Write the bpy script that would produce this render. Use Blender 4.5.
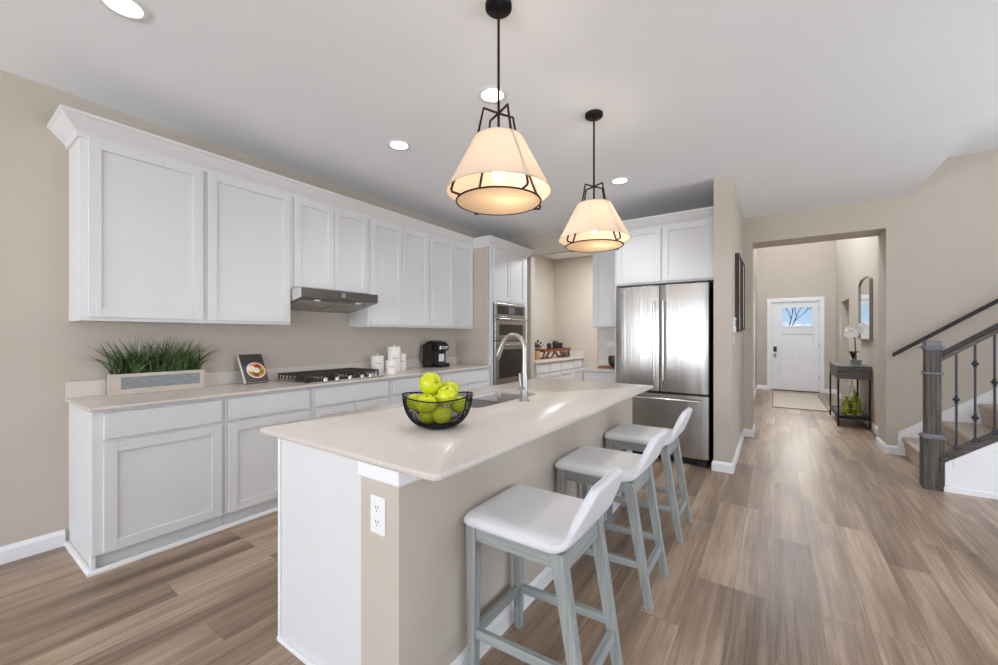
import bpy, math, random
from mathutils import Vector, Matrix, Euler
random.seed(7)
PI = math.pi
SC = bpy.context.scene
COL = SC.collection
for o in list(bpy.data.objects):
    bpy.data.objects.remove(o, do_unlink=True)

# ------------------------------------------------------------------ camera
TH = math.atan(276.0 / 402.0)
cam_d = bpy.data.cameras.new('camera')
cam = bpy.data.objects.new('camera', cam_d)
COL.objects.link(cam)
cam.location = (0, 0, 1.331)
cam.rotation_euler = (PI / 2, 0, TH)
cam_d.sensor_width = 36
cam_d.lens = 402.0 / 998.0 * 36
cam_d.shift_y = 3.0 / 998.0
cam_d.clip_start = 0.05
SC.camera = cam
SC.view_settings.view_transform = 'Standard'
SC.view_settings.look = 'None'
SC.view_settings.gamma = 1
SC.view_settings.use_curve_mapping = False
SC.view_settings.exposure = -0.02
try:
    SC.cycles.use_denoising = True
    SC.cycles.max_bounces = 10
    SC.cycles.diffuse_bounces = 6
    SC.cycles.sample_clamp_indirect = 6
except Exception:
    pass

# ------------------------------------------------------------------ sky
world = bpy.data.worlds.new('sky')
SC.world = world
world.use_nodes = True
wn = world.node_tree.nodes
wl = world.node_tree.links
for n in list(wn):
    wn.remove(n)
w_out = wn.new('ShaderNodeOutputWorld')
w_bg = wn.new('ShaderNodeBackground')
w_tc = wn.new('ShaderNodeTexCoord')
w_sep = wn.new('ShaderNodeSeparateXYZ')
w_ramp = wn.new('ShaderNodeValToRGB')
wl.new(w_tc.outputs['Generated'], w_sep.inputs[0])
w_map = wn.new('ShaderNodeMapRange')
w_map.inputs['From Min'].default_value = -0.5
w_map.inputs['From Max'].default_value = 0.5
wl.new(w_sep.outputs['Z'], w_map.inputs['Value'])
wl.new(w_map.outputs[0], w_ramp.inputs['Fac'])
el = w_ramp.color_ramp.elements
el[0].position = 0.0; el[0].color = (0.40, 0.38, 0.35, 1)
el[1].position = 1.0; el[1].color = (0.20, 0.42, 0.80, 1)
e = el.new(0.49); e.color = (0.45, 0.45, 0.44, 1)
e = el.new(0.505); e.color = (0.62, 0.78, 0.95, 1)
e = el.new(0.62); e.color = (0.33, 0.58, 0.90, 1)
w_cm = wn.new('ShaderNodeMix'); w_cm.data_type = 'RGBA'
wl.new(w_ramp.outputs['Color'], w_cm.inputs[6]); w_cm.inputs[7].default_value = (1.0, 0.93, 0.82, 1)
wl.new(w_cm.outputs[2], w_bg.inputs['Color'])
# added sky glow above the window view, put there to brighten floor reflections
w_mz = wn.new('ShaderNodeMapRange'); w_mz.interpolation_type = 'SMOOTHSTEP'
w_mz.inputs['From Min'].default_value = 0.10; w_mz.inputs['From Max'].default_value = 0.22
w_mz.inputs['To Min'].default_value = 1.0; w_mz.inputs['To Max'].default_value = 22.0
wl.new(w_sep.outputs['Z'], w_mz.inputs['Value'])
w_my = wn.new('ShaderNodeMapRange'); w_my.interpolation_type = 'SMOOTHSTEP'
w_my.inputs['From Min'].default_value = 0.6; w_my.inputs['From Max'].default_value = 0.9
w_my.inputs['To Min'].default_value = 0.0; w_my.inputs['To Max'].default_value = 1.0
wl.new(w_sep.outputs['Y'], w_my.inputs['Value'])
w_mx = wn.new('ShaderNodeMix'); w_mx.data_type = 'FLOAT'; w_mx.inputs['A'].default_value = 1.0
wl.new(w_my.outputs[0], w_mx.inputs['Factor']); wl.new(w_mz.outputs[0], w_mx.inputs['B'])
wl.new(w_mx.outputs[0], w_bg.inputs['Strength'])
w_f1 = wn.new('ShaderNodeMapRange'); w_f1.inputs['From Min'].default_value = 0.08; w_f1.inputs['From Max'].default_value = 0.18
wl.new(w_sep.outputs['Z'], w_f1.inputs['Value'])
w_f2 = wn.new('ShaderNodeMath'); w_f2.operation = 'MULTIPLY'
wl.new(w_f1.outputs[0], w_f2.inputs[0]); wl.new(w_my.outputs[0], w_f2.inputs[1])
wl.new(w_f2.outputs[0], w_cm.inputs['Factor'])
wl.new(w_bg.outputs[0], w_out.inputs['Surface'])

# ------------------------------------------------------------------ daylight through the windows, and added fill lamps
def area(name, loc, aim, sx, sy, power, color=(1, 1, 1)):
    d = bpy.data.lights.new(name, 'AREA')
    d.shape = 'RECTANGLE'; d.size = sx; d.size_y = sy
    d.energy = power; d.color = color
    o = bpy.data.objects.new(name, d); COL.objects.link(o)
    o.location = loc
    o.rotation_euler = Vector(aim).to_track_quat('-Z', 'Y').to_euler()
    return o
DAY = (0.91, 0.97, 1.06)
area('daylight_rear_window', (-1.9, -5.4, 1.3), (0, 1, 1.1), 2.8, 2.0, 215, DAY)
area('daylight_rear_window', (2.2, -5.4, 1.3), (0, 1, 1.0), 3.2, 2.0, 175, DAY)
area('daylight_side_window', (4.6, -1.2, 1.3), (-1, 0, 1.8), 3.3, 2.0, 14, DAY)
area('daylight_side_window', (4.6, 3.0, 1.3), (-1, 0, 1.5), 3.1, 2.0, 150, DAY)
area('foyer_fill_high', (0.35, 11.80, 4.3), (0, -1, -0.35), 1.4, 1.2, 48, (0.86, 0.95, 1.1))  # added fill high on the entry wall, no window there
area('foyer_fill_overhead', (0.05, 8.4, 4.95), (0.1, 0, -1), 0.9, 0.9, 135, (0.85, 0.95, 1.1))  # unseen lamp added overhead to brighten the foyer walls
area('pantry_fill_overhead', (-2.2, 6.4, 2.86), (0, 0, -1), 0.5, 0.5, 55, (0.92, 0.97, 1.03))  # unseen lamp added to lift the pantry brightness

# ------------------------------------------------------------------ materials
def srgb(r, g, b):
    f = lambda c: (c / 255 / 12.92) if c / 255 <= 0.04045 else ((c / 255 + 0.055) / 1.055) ** 2.4
    return (f(r), f(g), f(b), 1)

MATS = {}
def mat(name, col, rough=0.5, metal=0.0, noise=0.0, nscale=(8, 8, 8), bump=0.0, bscale=None, spec=0.5,
        emit=None, estr=0.0, trans=0.0, ior=1.45, coat=0.0, col2=None, detail=4.0, rvar=0.0):
    m = bpy.data.materials.new(name); m.use_nodes = True
    nt = m.node_tree; b = nt.nodes['Principled BSDF']
    c = srgb(*col)
    b.inputs['Base Color'].default_value = c
    b.inputs['Roughness'].default_value = rough
    b.inputs['Metallic'].default_value = metal
    b.inputs['Specular IOR Level'].default_value = spec
    b.inputs['IOR'].default_value = ior
    b.inputs['Transmission Weight'].default_value = trans
    b.inputs['Coat Weight'].default_value = coat
    if emit:
        b.inputs['Emission Color'].default_value = srgb(*emit)
        b.inputs['Emission Strength'].default_value = estr
    geo = nt.nodes.new('ShaderNodeTexCoord')
    def nz(scale):
        mp = nt.nodes.new('ShaderNodeMapping'); mp.inputs['Scale'].default_value = scale
        nt.links.new(geo.outputs['Object'], mp.inputs['Vector'])
        t = nt.nodes.new('ShaderNodeTexNoise'); t.inputs['Scale'].default_value = 1.0
        t.inputs['Detail'].default_value = detail
        nt.links.new(mp.outputs[0], t.inputs['Vector'])
        return t
    if noise > 0 or col2:
        t = nz(nscale)
        r = nt.nodes.new('ShaderNodeValToRGB')
        if col2:
            a, d = srgb(*col), srgb(*col2)
        else:
            a = tuple(max(0, x * (1 - noise)) for x in c[:3]) + (1,)
            d = tuple(min(1, x * (1 + noise)) for x in c[:3]) + (1,)
        r.color_ramp.elements[0].position = 0.32; r.color_ramp.elements[0].color = a
        r.color_ramp.elements[1].position = 0.68; r.color_ramp.elements[1].color = d
        nt.links.new(t.outputs['Fac'], r.inputs['Fac'])
        nt.links.new(r.outputs['Color'], b.inputs['Base Color'])
        if rvar:
            mr = nt.nodes.new('ShaderNodeMapRange')
            mr.inputs['To Min'].default_value = rough - rvar; mr.inputs['To Max'].default_value = rough + rvar
            nt.links.new(t.outputs['Fac'], mr.inputs['Value']); nt.links.new(mr.outputs[0], b.inputs['Roughness'])
    if bump > 0:
        t = nz(bscale or nscale)
        bp = nt.nodes.new('ShaderNodeBump'); bp.inputs['Strength'].default_value = bump
        bp.inputs['Distance'].default_value = 0.004
        nt.links.new(t.outputs['Fac'], bp.inputs['Height'])
        nt.links.new(bp.outputs[0], b.inputs['Normal'])
    MATS[name] = m
    return m

mat('wall_paint', (196, 186, 173), 0.75, noise=0.015, nscale=(3, 3, 3), bump=0.02, bscale=(180, 180, 180))
mat('ceiling_paint', (244, 247, 250), 0.85, noise=0.01, nscale=(2, 2, 2))
mat('cabinet_white', (224, 224, 224), 0.38, noise=0.01, nscale=(4, 4, 4))
mat('trim_white', (240, 240, 240), 0.4, noise=0.01, nscale=(5, 5, 5))
mat('quartz', (213, 204, 195), 0.2, noise=0.04, nscale=(60, 60, 60), detail=6)
mat('steel', (172, 168, 163), 0.34, 1.0, noise=0.04, nscale=(3, 3, 200))
mat('steel_sink', (186, 184, 181), 0.28, 1.0, noise=0.02, nscale=(20, 20, 20))
mat('steel_bright', (205, 203, 200), 0.2, 1.0, noise=0.03, nscale=(30, 30, 30))
mat('steel_hood', (120, 117, 113), 0.3, 1.0, noise=0.06, nscale=(2, 3, 200))
mat('hood_side_sheen', (206, 206, 206), 0.4, 0.3, noise=0.02)
mat('plastic_almond', (202, 193, 181), 0.4, noise=0.01)
mat('dark_glass', (30, 26, 24), 0.06, spec=0.7, noise=0.02)
mat('black_plastic', (22, 22, 24), 0.35, noise=0.1, nscale=(10, 10, 10))
mat('black_metal', (26, 26, 28), 0.45, 0.6, noise=0.1, nscale=(20, 20, 20))
mat('cast_iron', (60, 52, 48), 0.6, 0.2, noise=0.2, nscale=(60, 60, 60))
mat('bronze', (62, 42, 32), 0.4, 0.8, noise=0.12, nscale=(20, 20, 20))
mat('fabric_seat', (224, 224, 225), 0.9, noise=0.04, nscale=(160, 160, 160), bump=0.25, bscale=(420, 420, 420))
mat('wood_stool', (154, 158, 155), 0.5, noise=0.2, nscale=(90, 90, 3), detail=6)
mat('wood_stool_rail', (154, 158, 155), 0.5, noise=0.2, nscale=(3, 90, 90), detail=6)
mat('wood_stool_side', (154, 158, 155), 0.5, noise=0.2, nscale=(90, 3, 90), detail=6)
mat('wood_collar', (112, 114, 118), 0.45, noise=0.1, nscale=(60, 60, 20))
mat('wood_newel', (44, 40, 37), 0.5, col2=(104, 97, 90), nscale=(60, 60, 3), detail=7, bump=0.15, bscale=(60, 60, 3))
mat('wood_rail', (58, 52, 48), 0.4, col2=(98, 90, 84), nscale=(4, 60, 60), detail=6)
mat('rail_black', (28, 24, 23), 0.35, noise=0.15, nscale=(6, 60, 60))
mat('iron', (58, 62, 68), 0.4, 0.6, noise=0.12, nscale=(30, 30, 30))
mat('carpet', (172, 158, 148), 1.0, col2=(220, 208, 198), nscale=(90, 90, 90), bump=0.8, bscale=(260, 260, 260))
mat('plastic_white', (238, 238, 236), 0.35, noise=0.01)
mat('slot_dark', (60, 58, 56), 0.6, noise=0.05)
mat('ceramic', (236, 230, 224), 0.25, noise=0.015, nscale=(10, 10, 10))
mat('ink', (90, 88, 86), 0.6, noise=0.05)
mat('wood_whitewash', (206, 192, 178), 0.7, noise=0.07, nscale=(50, 4, 50), detail=6)
mat('galvanized', (142, 146, 146), 0.5, 0.35, noise=0.16, nscale=(30, 20, 60), detail=6)
mat('grass_blade', (40, 62, 30), 0.35, col2=(104, 128, 74), nscale=(30, 30, 6))
mat('soil', (44, 34, 26), 0.95, noise=0.3, nscale=(60, 60, 60), bump=0.6, bscale=(80, 80, 80))
mat('apple_skin', (190, 204, 8), 0.2, col2=(222, 222, 34), nscale=(9, 9, 9), coat=0.3)
mat('apple_stem', (92, 74, 30), 0.7, noise=0.2)
mat('paper', (232, 226, 214), 0.8, noise=0.03)
mat('book_cover', (50, 60, 78), 0.4, col2=(84, 66, 58), nscale=(14, 14, 9))
mat('food_orange', (214, 92, 34), 0.5, col2=(230, 180, 60), nscale=(70, 70, 70))
mat('food_cream', (236, 214, 160), 0.5, col2=(240, 236, 224), nscale=(60, 60, 60))
mat('food_red', (176, 44, 22), 0.5, noise=0.2, nscale=(60, 60, 60))
mat('food_green', (120, 140, 50), 0.5, noise=0.3, nscale=(60, 60, 60))
mat('wood_orange', (142, 68, 32), 0.4, noise=0.2, nscale=(10, 60, 60), detail=5)
mat('vase_tan', (176, 138, 92), 0.5, noise=0.12, nscale=(30, 30, 6))
mat('wood_red', (104, 38, 26), 0.4, noise=0.2, nscale=(30, 30, 30))
mat('jar_dark', (34, 38, 30), 0.25, noise=0.2, nscale=(20, 20, 20))
mat('jar_label', (136, 128, 60), 0.6, noise=0.1)
mat('bowl_green', (56, 60, 38), 0.35, noise=0.3, nscale=(60, 60, 30))
mat('tile', (228, 222, 214), 0.15, noise=0.015)
mat('wood_console', (66, 61, 58), 0.5, col2=(110, 104, 100), nscale=(3, 60, 60), detail=6)
mat('rug_weave', (176, 162, 142), 0.95, col2=(208, 196, 178), nscale=(70, 14, 70), bump=0.5, bscale=(160, 160, 160))
mat('rug_edge', (138, 124, 106), 0.95, noise=0.2, nscale=(60, 60, 60))
mat('mirror_glass', (235, 238, 240), 0.02, 1.0, noise=0.005)
mat('frame_brown', (60, 50, 43), 0.45, noise=0.2, nscale=(40, 40, 5))
mat('frame_bronze', (140, 130, 120), 0.4, 0.5, noise=0.1, nscale=(20, 20, 20))
mat('art_print', (196, 188, 178), 0.7, col2=(222, 216, 208), nscale=(5, 5, 5))
mat('petal', (246, 242, 238), 0.6, noise=0.03)
mat('stem_brown', (150, 96, 48), 0.6, noise=0.2)
mat('leaf_dark', (30, 44, 28), 0.45, noise=0.3, nscale=(20, 20, 20))
mat('bark', (70, 58, 50), 0.9, noise=0.3, nscale=(10, 10, 3))
mat('roof_blue', (74, 96, 130), 0.8, noise=0.1, nscale=(3, 3, 3))
mat('concrete', (170, 168, 164), 0.9, noise=0.1, nscale=(2, 2, 2))
mat('lawn', (120, 128, 84), 0.95, noise=0.2, nscale=(3, 3, 3))
mat('nickel', (176, 172, 166), 0.3, 1.0, noise=0.03)
mat('soap_blue', (40, 52, 74), 0.3, noise=0.05)
mat('display', (34, 36, 44), 0.1, noise=0.02, emit=(150, 170, 200), estr=0.25)

def glass(name, col, rough=0.0, ior=1.45):
    m = bpy.data.materials.new(name); m.use_nodes = True
    nt = m.node_tree; b = nt.nodes['Principled BSDF']
    b.inputs['Base Color'].default_value = srgb(*col)
    b.inputs['Roughness'].default_value = rough
    b.inputs['Transmission Weight'].default_value = 1.0
    b.inputs['IOR'].default_value = ior
    MATS[name] = m
glass('bottle_green', (214, 226, 120), 0.15); glass('clear_glass', (240, 244, 242))

def pane(name):
    m = bpy.data.materials.new(name); m.use_nodes = True
    nt = m.node_tree; nt.nodes.clear()
    o = nt.nodes.new('ShaderNodeOutputMaterial'); mx = nt.nodes.new('ShaderNodeMixShader')
    t = nt.nodes.new('ShaderNodeBsdfTransparent'); g = nt.nodes.new('ShaderNodeBsdfGlossy')
    f = nt.nodes.new('ShaderNodeFresnel'); f.inputs[0].default_value = 1.3
    g.inputs['Roughness'].default_value = 0.02
    t.inputs[0].default_value = (0.95, 0.97, 0.98, 1)
    nt.links.new(f.outputs[0], mx.inputs[0]); nt.links.new(t.outputs[0], mx.inputs[1]); nt.links.new(g.outputs[0], mx.inputs[2])
    nt.links.new(mx.outputs[0], o.inputs[0]); MATS[name] = m
pane('window_glass')

def shade_mat(name, col, tr):
    m = bpy.data.materials.new(name); m.use_nodes = True
    nt = m.node_tree; nt.nodes.clear()
    o = nt.nodes.new('ShaderNodeOutputMaterial'); mx = nt.nodes.new('ShaderNodeMixShader')
    d = nt.nodes.new('ShaderNodeBsdfDiffuse'); t = nt.nodes.new('ShaderNodeBsdfTranslucent')
    tc = nt.nodes.new('ShaderNodeTexCoord'); nz = nt.nodes.new('ShaderNodeTexNoise'); nz.inputs['Scale'].default_value = 90
    r = nt.nodes.new('ShaderNodeValToRGB')
    c = srgb(*col)
    r.color_ramp.elements[0].color = tuple(x * 0.95 for x in c[:3]) + (1,); r.color_ramp.elements[1].color = c
    nt.links.new(tc.outputs['Object'], nz.inputs['Vector']); nt.links.new(nz.outputs['Fac'], r.inputs['Fac'])
    nt.links.new(r.outputs[0], d.inputs[0]); nt.links.new(r.outputs[0], t.inputs[0])
    mx.inputs[0].default_value = tr
    nt.links.new(d.outputs[0], mx.inputs[1]); nt.links.new(t.outputs[0], mx.inputs[2])
    nt.links.new(mx.outputs[0], o.inputs[0]); MATS[name] = m
shade_mat('linen_shade', (238, 226, 212), 0.45)
shade_mat('linen_diffuser', (240, 228, 210), 0.55)

def emis(name, col, s):
    m = bpy.data.materials.new(name); m.use_nodes = True
    b = m.node_tree.nodes['Principled BSDF']
    b.inputs['Base Color'].default_value = srgb(*col)
    b.inputs['Emission Color'].default_value = srgb(*col); b.inputs['Emission Strength'].default_value = s
    MATS[name] = m
emis('downlight', (255, 250, 240), 6.0); emis('bulb_glow', (255, 236, 205), 12.0)

def floor_mat():
    m = bpy.data.materials.new('floor_planks'); m.use_nodes = True
    nt = m.node_tree; b = nt.nodes['Principled BSDF']
    N = nt.nodes.new; L = nt.links.new
    tc = N('ShaderNodeTexCoord'); sp = N('ShaderNodeSeparateXYZ'); cb = N('ShaderNodeCombineXYZ')
    L(tc.outputs['Object'], sp.inputs[0]); L(sp.outputs['Y'], cb.inputs['X']); L(sp.outputs['X'], cb.inputs['Y'])
    br = N('ShaderNodeTexBrick'); L(cb.outputs[0], br.inputs['Vector'])
    br.offset = 0.37; br.offset_frequency = 3
    br.inputs['Scale'].default_value = 1.0
    br.inputs['Brick Width'].default_value = 1.22; br.inputs['Row Height'].default_value = 0.18
    br.inputs['Mortar Size'].default_value = 0.0012; br.inputs['Mortar Smooth'].default_value = 0.1
    br.inputs['Color1'].default_value = (0, 0, 0, 1); br.inputs['Color2'].default_value = (1, 1, 1, 1)
    br.inputs['Mortar'].default_value = (0.5, 0.5, 0.5, 1)
    # per plank shift of the grain
    add = N('ShaderNodeVectorMath'); add.operation = 'MULTIPLY_ADD'
    L(br.outputs['Color'], add.inputs[0]); add.inputs[1].default_value = (7.3, 3.1, 5.0); L(tc.outputs['Object'], add.inputs[2])
    mp = N('ShaderNodeMapping'); mp.inputs['Scale'].default_value = (34, 1.1, 1); L(add.outputs[0], mp.inputs['Vector'])
    n1 = N('ShaderNodeTexNoise'); n1.inputs['Scale'].default_value = 1.0; n1.inputs['Detail'].default_value = 9; n1.inputs['Roughness'].default_value = 0.65
    n1.inputs['Distortion'].default_value = 0.6
    L(mp.outputs[0], n1.inputs['Vector'])
    mp2 = N('ShaderNodeMapping'); mp2.inputs['Scale'].default_value = (6, 0.8, 1); L(add.outputs[0], mp2.inputs['Vector'])
    n2 = N('ShaderNodeTexNoise'); n2.inputs['Scale'].default_value = 1.0; n2.inputs['Detail'].default_value = 4; L(mp2.outputs[0], n2.inputs['Vector'])
    r = N('ShaderNodeValToRGB')
    r.color_ramp.elements[0].position = 0.33; r.color_ramp.elements[0].color = srgb(94, 77, 63)
    r.color_ramp.elements[1].position = 0.67; r.color_ramp.elements[1].color = srgb(200, 176, 152)
    k = r.color_ramp.elements.new(0.5); k.color = srgb(151, 128, 108)
    mx = N('ShaderNodeMath'); mx.operation = 'MULTIPLY_ADD'; mx.inputs[1].default_value = 0.45
    L(n2.outputs['Fac'], mx.inputs[0])
    mp3 = N('ShaderNodeMapping'); mp3.inputs['Scale'].default_value = (170, 5, 1); L(add.outputs[0], mp3.inputs['Vector'])
    n3 = N('ShaderNodeTexNoise'); n3.inputs['Scale'].default_value = 1.0; n3.inputs['Detail'].default_value = 3; L(mp3.outputs[0], n3.inputs['Vector'])
    h3 = N('ShaderNodeMath'); h3.operation = 'MULTIPLY'; h3.inputs[1].default_value = 0.16; L(n3.outputs['Fac'], h3.inputs[0])
    h = N('ShaderNodeMath'); h.operation = 'MULTIPLY_ADD'; h.inputs[1].default_value = 0.40; L(n1.outputs['Fac'], h.inputs[0]); L(h3.outputs[0], h.inputs[2])
    L(h.outputs[0], mx.inputs[2])
    # plank tone
    pl = N('ShaderNodeMath'); pl.operation = 'MULTIPLY_ADD'; pl.inputs[1].default_value = 0.13
    L(br.outputs['Color'], pl.inputs[0])
    sb = N('ShaderNodeMath'); sb.operation = 'SUBTRACT'; sb.inputs[1].default_value = 0.07; L(mx.outputs[0], sb.inputs[0])
    L(sb.outputs[0], pl.inputs[2]); L(pl.outputs[0], r.inputs['Fac'])
    dk = N('ShaderNodeMix'); dk.data_type = 'RGBA'; dk.blend_type = 'MULTIPLY'
    L(br.outputs['Fac'], dk.inputs['Factor']); L(r.outputs['Color'], dk.inputs[6]); dk.inputs[7].default_value = (0.45, 0.42, 0.4, 1)
    L(dk.outputs[2], b.inputs['Base Color'])
    rr = N('ShaderNodeMapRange'); rr.inputs['To Min'].default_value = 0.24; rr.inputs['To Max'].default_value = 0.46
    L(n1.outputs['Fac'], rr.inputs['Value']); L(rr.outputs[0], b.inputs['Roughness'])
    bp = N('ShaderNodeBump'); bp.inputs['Strength'].default_value = 0.12; bp.inputs['Distance'].default_value = 0.003
    L(n1.outputs['Fac'], bp.inputs['Height']); L(bp.outputs[0], b.inputs['Normal'])
    MATS['floor_planks'] = m
floor_mat()
_nt = MATS['steel'].node_tree; _b = _nt.nodes['Principled BSDF']
_tg = _nt.nodes.new('ShaderNodeTangent'); _tg.direction_type = 'RADIAL'; _tg.axis = 'Z'
_nt.links.new(_tg.outputs[0], _b.inputs['Tangent'])
_b.inputs['Anisotropic'].default_value = 0.75; _b.inputs['Roughness'].default_value = 0.27
_tc = _nt.nodes.new('ShaderNodeTexCoord'); _mp = _nt.nodes.new('ShaderNodeMapping'); _mp.inputs['Scale'].default_value = (9, 9, 0.35)
_nz = _nt.nodes.new('ShaderNodeTexNoise'); _nz.inputs['Scale'].default_value = 1.0; _nz.inputs['Detail'].default_value = 2
_bp = _nt.nodes.new('ShaderNodeBump'); _bp.inputs['Strength'].default_value = 0.6; _bp.inputs['Distance'].default_value = 0.012
_nt.links.new(_tc.outputs['Object'], _mp.inputs['Vector']); _nt.links.new(_mp.outputs[0], _nz.inputs['Vector'])
_nt.links.new(_nz.outputs['Fac'], _bp.inputs['Height']); _nt.links.new(_bp.outputs[0], _b.inputs['Normal'])

def tile_mat():
    m = bpy.data.materials.new('tile_wall'); m.use_nodes = True
    nt = m.node_tree; b = nt.nodes['Principled BSDF']; N = nt.nodes.new; L = nt.links.new
    tc = N('ShaderNodeTexCoord'); sp = N('ShaderNodeSeparateXYZ'); cb = N('ShaderNodeCombineXYZ')
    L(tc.outputs['Object'], sp.inputs[0]); L(sp.outputs['X'], cb.inputs['X']); L(sp.outputs['Z'], cb.inputs['Y'])
    br = N('ShaderNodeTexBrick'); L(cb.outputs[0], br.inputs['Vector']); br.inputs['Scale'].default_value = 1
    br.inputs['Brick Width'].default_value = 0.3; br.inputs['Row Height'].default_value = 0.1; br.inputs['Mortar Size'].default_value = 0.003
    br.inputs['Color1'].default_value = srgb(230, 225, 218); br.inputs['Color2'].default_value = srgb(224, 218, 210); br.inputs['Mortar'].default_value = srgb(212, 206, 198)
    L(br.outputs['Color'], b.inputs['Base Color']); b.inputs['Roughness'].default_value = 0.15
    MATS['tile_wall'] = m
tile_mat()

# ------------------------------------------------------------------ helpers
OFF = {}
def prop(o, label=None, cat=None, group=None, kind=None):
    if label: o['label'] = label
    if cat: o['category'] = cat
    if group: o['group'] = group
    if kind: o['kind'] = kind
    return o

def thing(name, label, cat, loc=(0, 0, 0), group=None, local=False):
    o = bpy.data.objects.new(name, None); COL.objects.link(o)
    o.empty_display_size = 0.1
    o.location = loc
    OFF[o.name] = Vector((0, 0, 0)) if local else Vector(loc)
    return prop(o, label, cat, group)

def frame_of(d):
    d = Vector(d).normalized()
    a = Vector((0, 0, 1)) if abs(d.z) < 0.95 else Vector((1, 0, 0))
    u = d.cross(a).normalized(); v = u.cross(d).normalized()
    return u, v

class MB:
    def __init__(self):
        self.V = []; self.F = []; self.M = []; self.mi = 0; self.T = None
    def add(self, vs, fs):
        b = len(self.V)
        for v in vs:
            v = Vector(v)
            self.V.append(self.T @ v if self.T else v)
        for f in fs:
            self.F.append([i + b for i in f]); self.M.append(self.mi)
        return self
    def box(self, x0, y0, z0, x1, y1, z1):
        x0, x1 = sorted((x0, x1)); y0, y1 = sorted((y0, y1)); z0, z1 = sorted((z0, z1))
        return self.add([(x0, y0, z0), (x1, y0, z0), (x1, y1, z0), (x0, y1, z0), (x0, y0, z1), (x1, y0, z1), (x1, y1, z1), (x0, y1, z1)],
                        [(0, 3, 2, 1), (4, 5, 6, 7), (0, 1, 5, 4), (1, 2, 6, 5), (2, 3, 7, 6), (3, 0, 4, 7)])
    def hexa(self, b4, t4):
        return self.add(list(b4) + list(t4), [(0, 3, 2, 1), (4, 5, 6, 7), (0, 1, 5, 4), (1, 2, 6, 5), (2, 3, 7, 6), (3, 0, 4, 7)])
    def tube(self, pts, r, n=8, closed=False, caps=True):
        P = [Vector(p) for p in pts]; k = len(P)
        rr = r if isinstance(r, (list, tuple)) else [r] * k
        vs = []; u = None
        for i in range(k):
            if closed: d = P[(i + 1) % k] - P[i - 1]
            elif i == 0: d = P[1] - P[0]
            elif i == k - 1: d = P[-1] - P[-2]
            else: d = (P[i + 1] - P[i]).normalized() + (P[i] - P[i - 1]).normalized()
            if d.length < 1e-9: d = P[i] - P[i - 1]
            d.normalize()
            if u is None: u, v = frame_of(d)
            else:
                u = u - d * u.dot(d)
                u = u.normalized() if u.length > 1e-6 else frame_of(d)[0]
                v = u.cross(d)
            for j in range(n):
                a = 2 * PI * j / n
                vs.append(P[i] + (u * math.cos(a) + v * math.sin(a)) * rr[i])
        fs = []
        for i in range(k if closed else k - 1):
            for j in range(n):
                a = i * n + j; b = i * n + (j + 1) % n
                c = ((i + 1) % k) * n + (j + 1) % n; d = ((i + 1) % k) * n + j
                fs.append((a, d, c, b))
        if caps and not closed:
            fs.append(list(range(n))); fs.append(list(range((k - 1) * n, k * n))[::-1])
        return self.add(vs, fs)
    def bar(self, p, q, w, h, up=(0, 0, 1)):
        p = Vector(p); q = Vector(q); d = (q - p).normalized(); up = Vector(up)
        s = d.cross(up).normalized(); t = s.cross(d).normalized()
        f = lambda c: [c - s * w / 2 - t * h / 2, c + s * w / 2 - t * h / 2, c + s * w / 2 + t * h / 2, c - s * w / 2 + t * h / 2]
        return self.add(f(p) + f(q), [(0, 1, 2, 3), (7, 6, 5, 4), (0, 4, 5, 1), (1, 5, 6, 2), (2, 6, 7, 3), (3, 7, 4, 0)])
    def lathe(self, prof, c=(0, 0), n=24, close=False):
        vs = []; fs = []; k = len(prof)
        for r, z in prof:
            for j in range(n):
                a = 2 * PI * j / n
                vs.append((c[0] + r * math.cos(a), c[1] + r * math.sin(a), z))
        for i in range(k - 1 if not close else k):
            i2 = (i + 1) % k
            for j in range(n):
                j2 = (j + 1) % n
                fs.append((i * n + j, i * n + j2, i2 * n + j2, i2 * n + j))
        if not close:
            if prof[0][0] > 1e-5: fs.append(list(range(n))[::-1])
            if prof[-1][0] > 1e-5: fs.append(list(range((k - 1) * n, k * n)))
        return self.add(vs, fs)
    def prism(self, poly, axis, a, b):
        """poly of 2D points extruded along axis between a and b; the 2D axes are the other two in order"""
        def P(p, t):
            if axis == 'x': return (t, p[0], p[1])
            if axis == 'y': return (p[0], t, p[1])
            return (p[0], p[1], t)
        n = len(poly)
        vs = [P(p, a) for p in poly] + [P(p, b) for p in poly]
        fs = [list(range(n))[::-1], list(range(n, 2 * n))] + [(i, (i + 1) % n, n + (i + 1) % n, n + i) for i in range(n)]
        return self.add(vs, fs)
    def sweep(self, path, prof):
        """mitred sweep of closed profile (out, z) along a 2D path, out = right of travel"""
        P = [Vector(p) for p in path]; k = len(P); m = len(prof); vs = []
        for i in range(k):
            ns = []
            if i > 0: d = (P[i] - P[i - 1]).normalized(); ns.append(Vector((d.y, -d.x)))
            if i < k - 1: d = (P[i + 1] - P[i]).normalized(); ns.append(Vector((d.y, -d.x)))
            nn = ns[0] if len(ns) == 1 else (ns[0] + ns[1]) / (1 + ns[0].dot(ns[1]))
            for o, z in prof:
                q = P[i] + nn * o
                vs.append((q.x, q.y, z))
        fs = []
        for i in range(k - 1):
            for j in range(m):
                j2 = (j + 1) % m
                fs.append((i * m + j, i * m + j2, (i + 1) * m + j2, (i + 1) * m + j))
        fs.append(list(range(m))[::-1]); fs.append(list(range((k - 1) * m, k * m)))
        return self.add(vs, fs)
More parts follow.
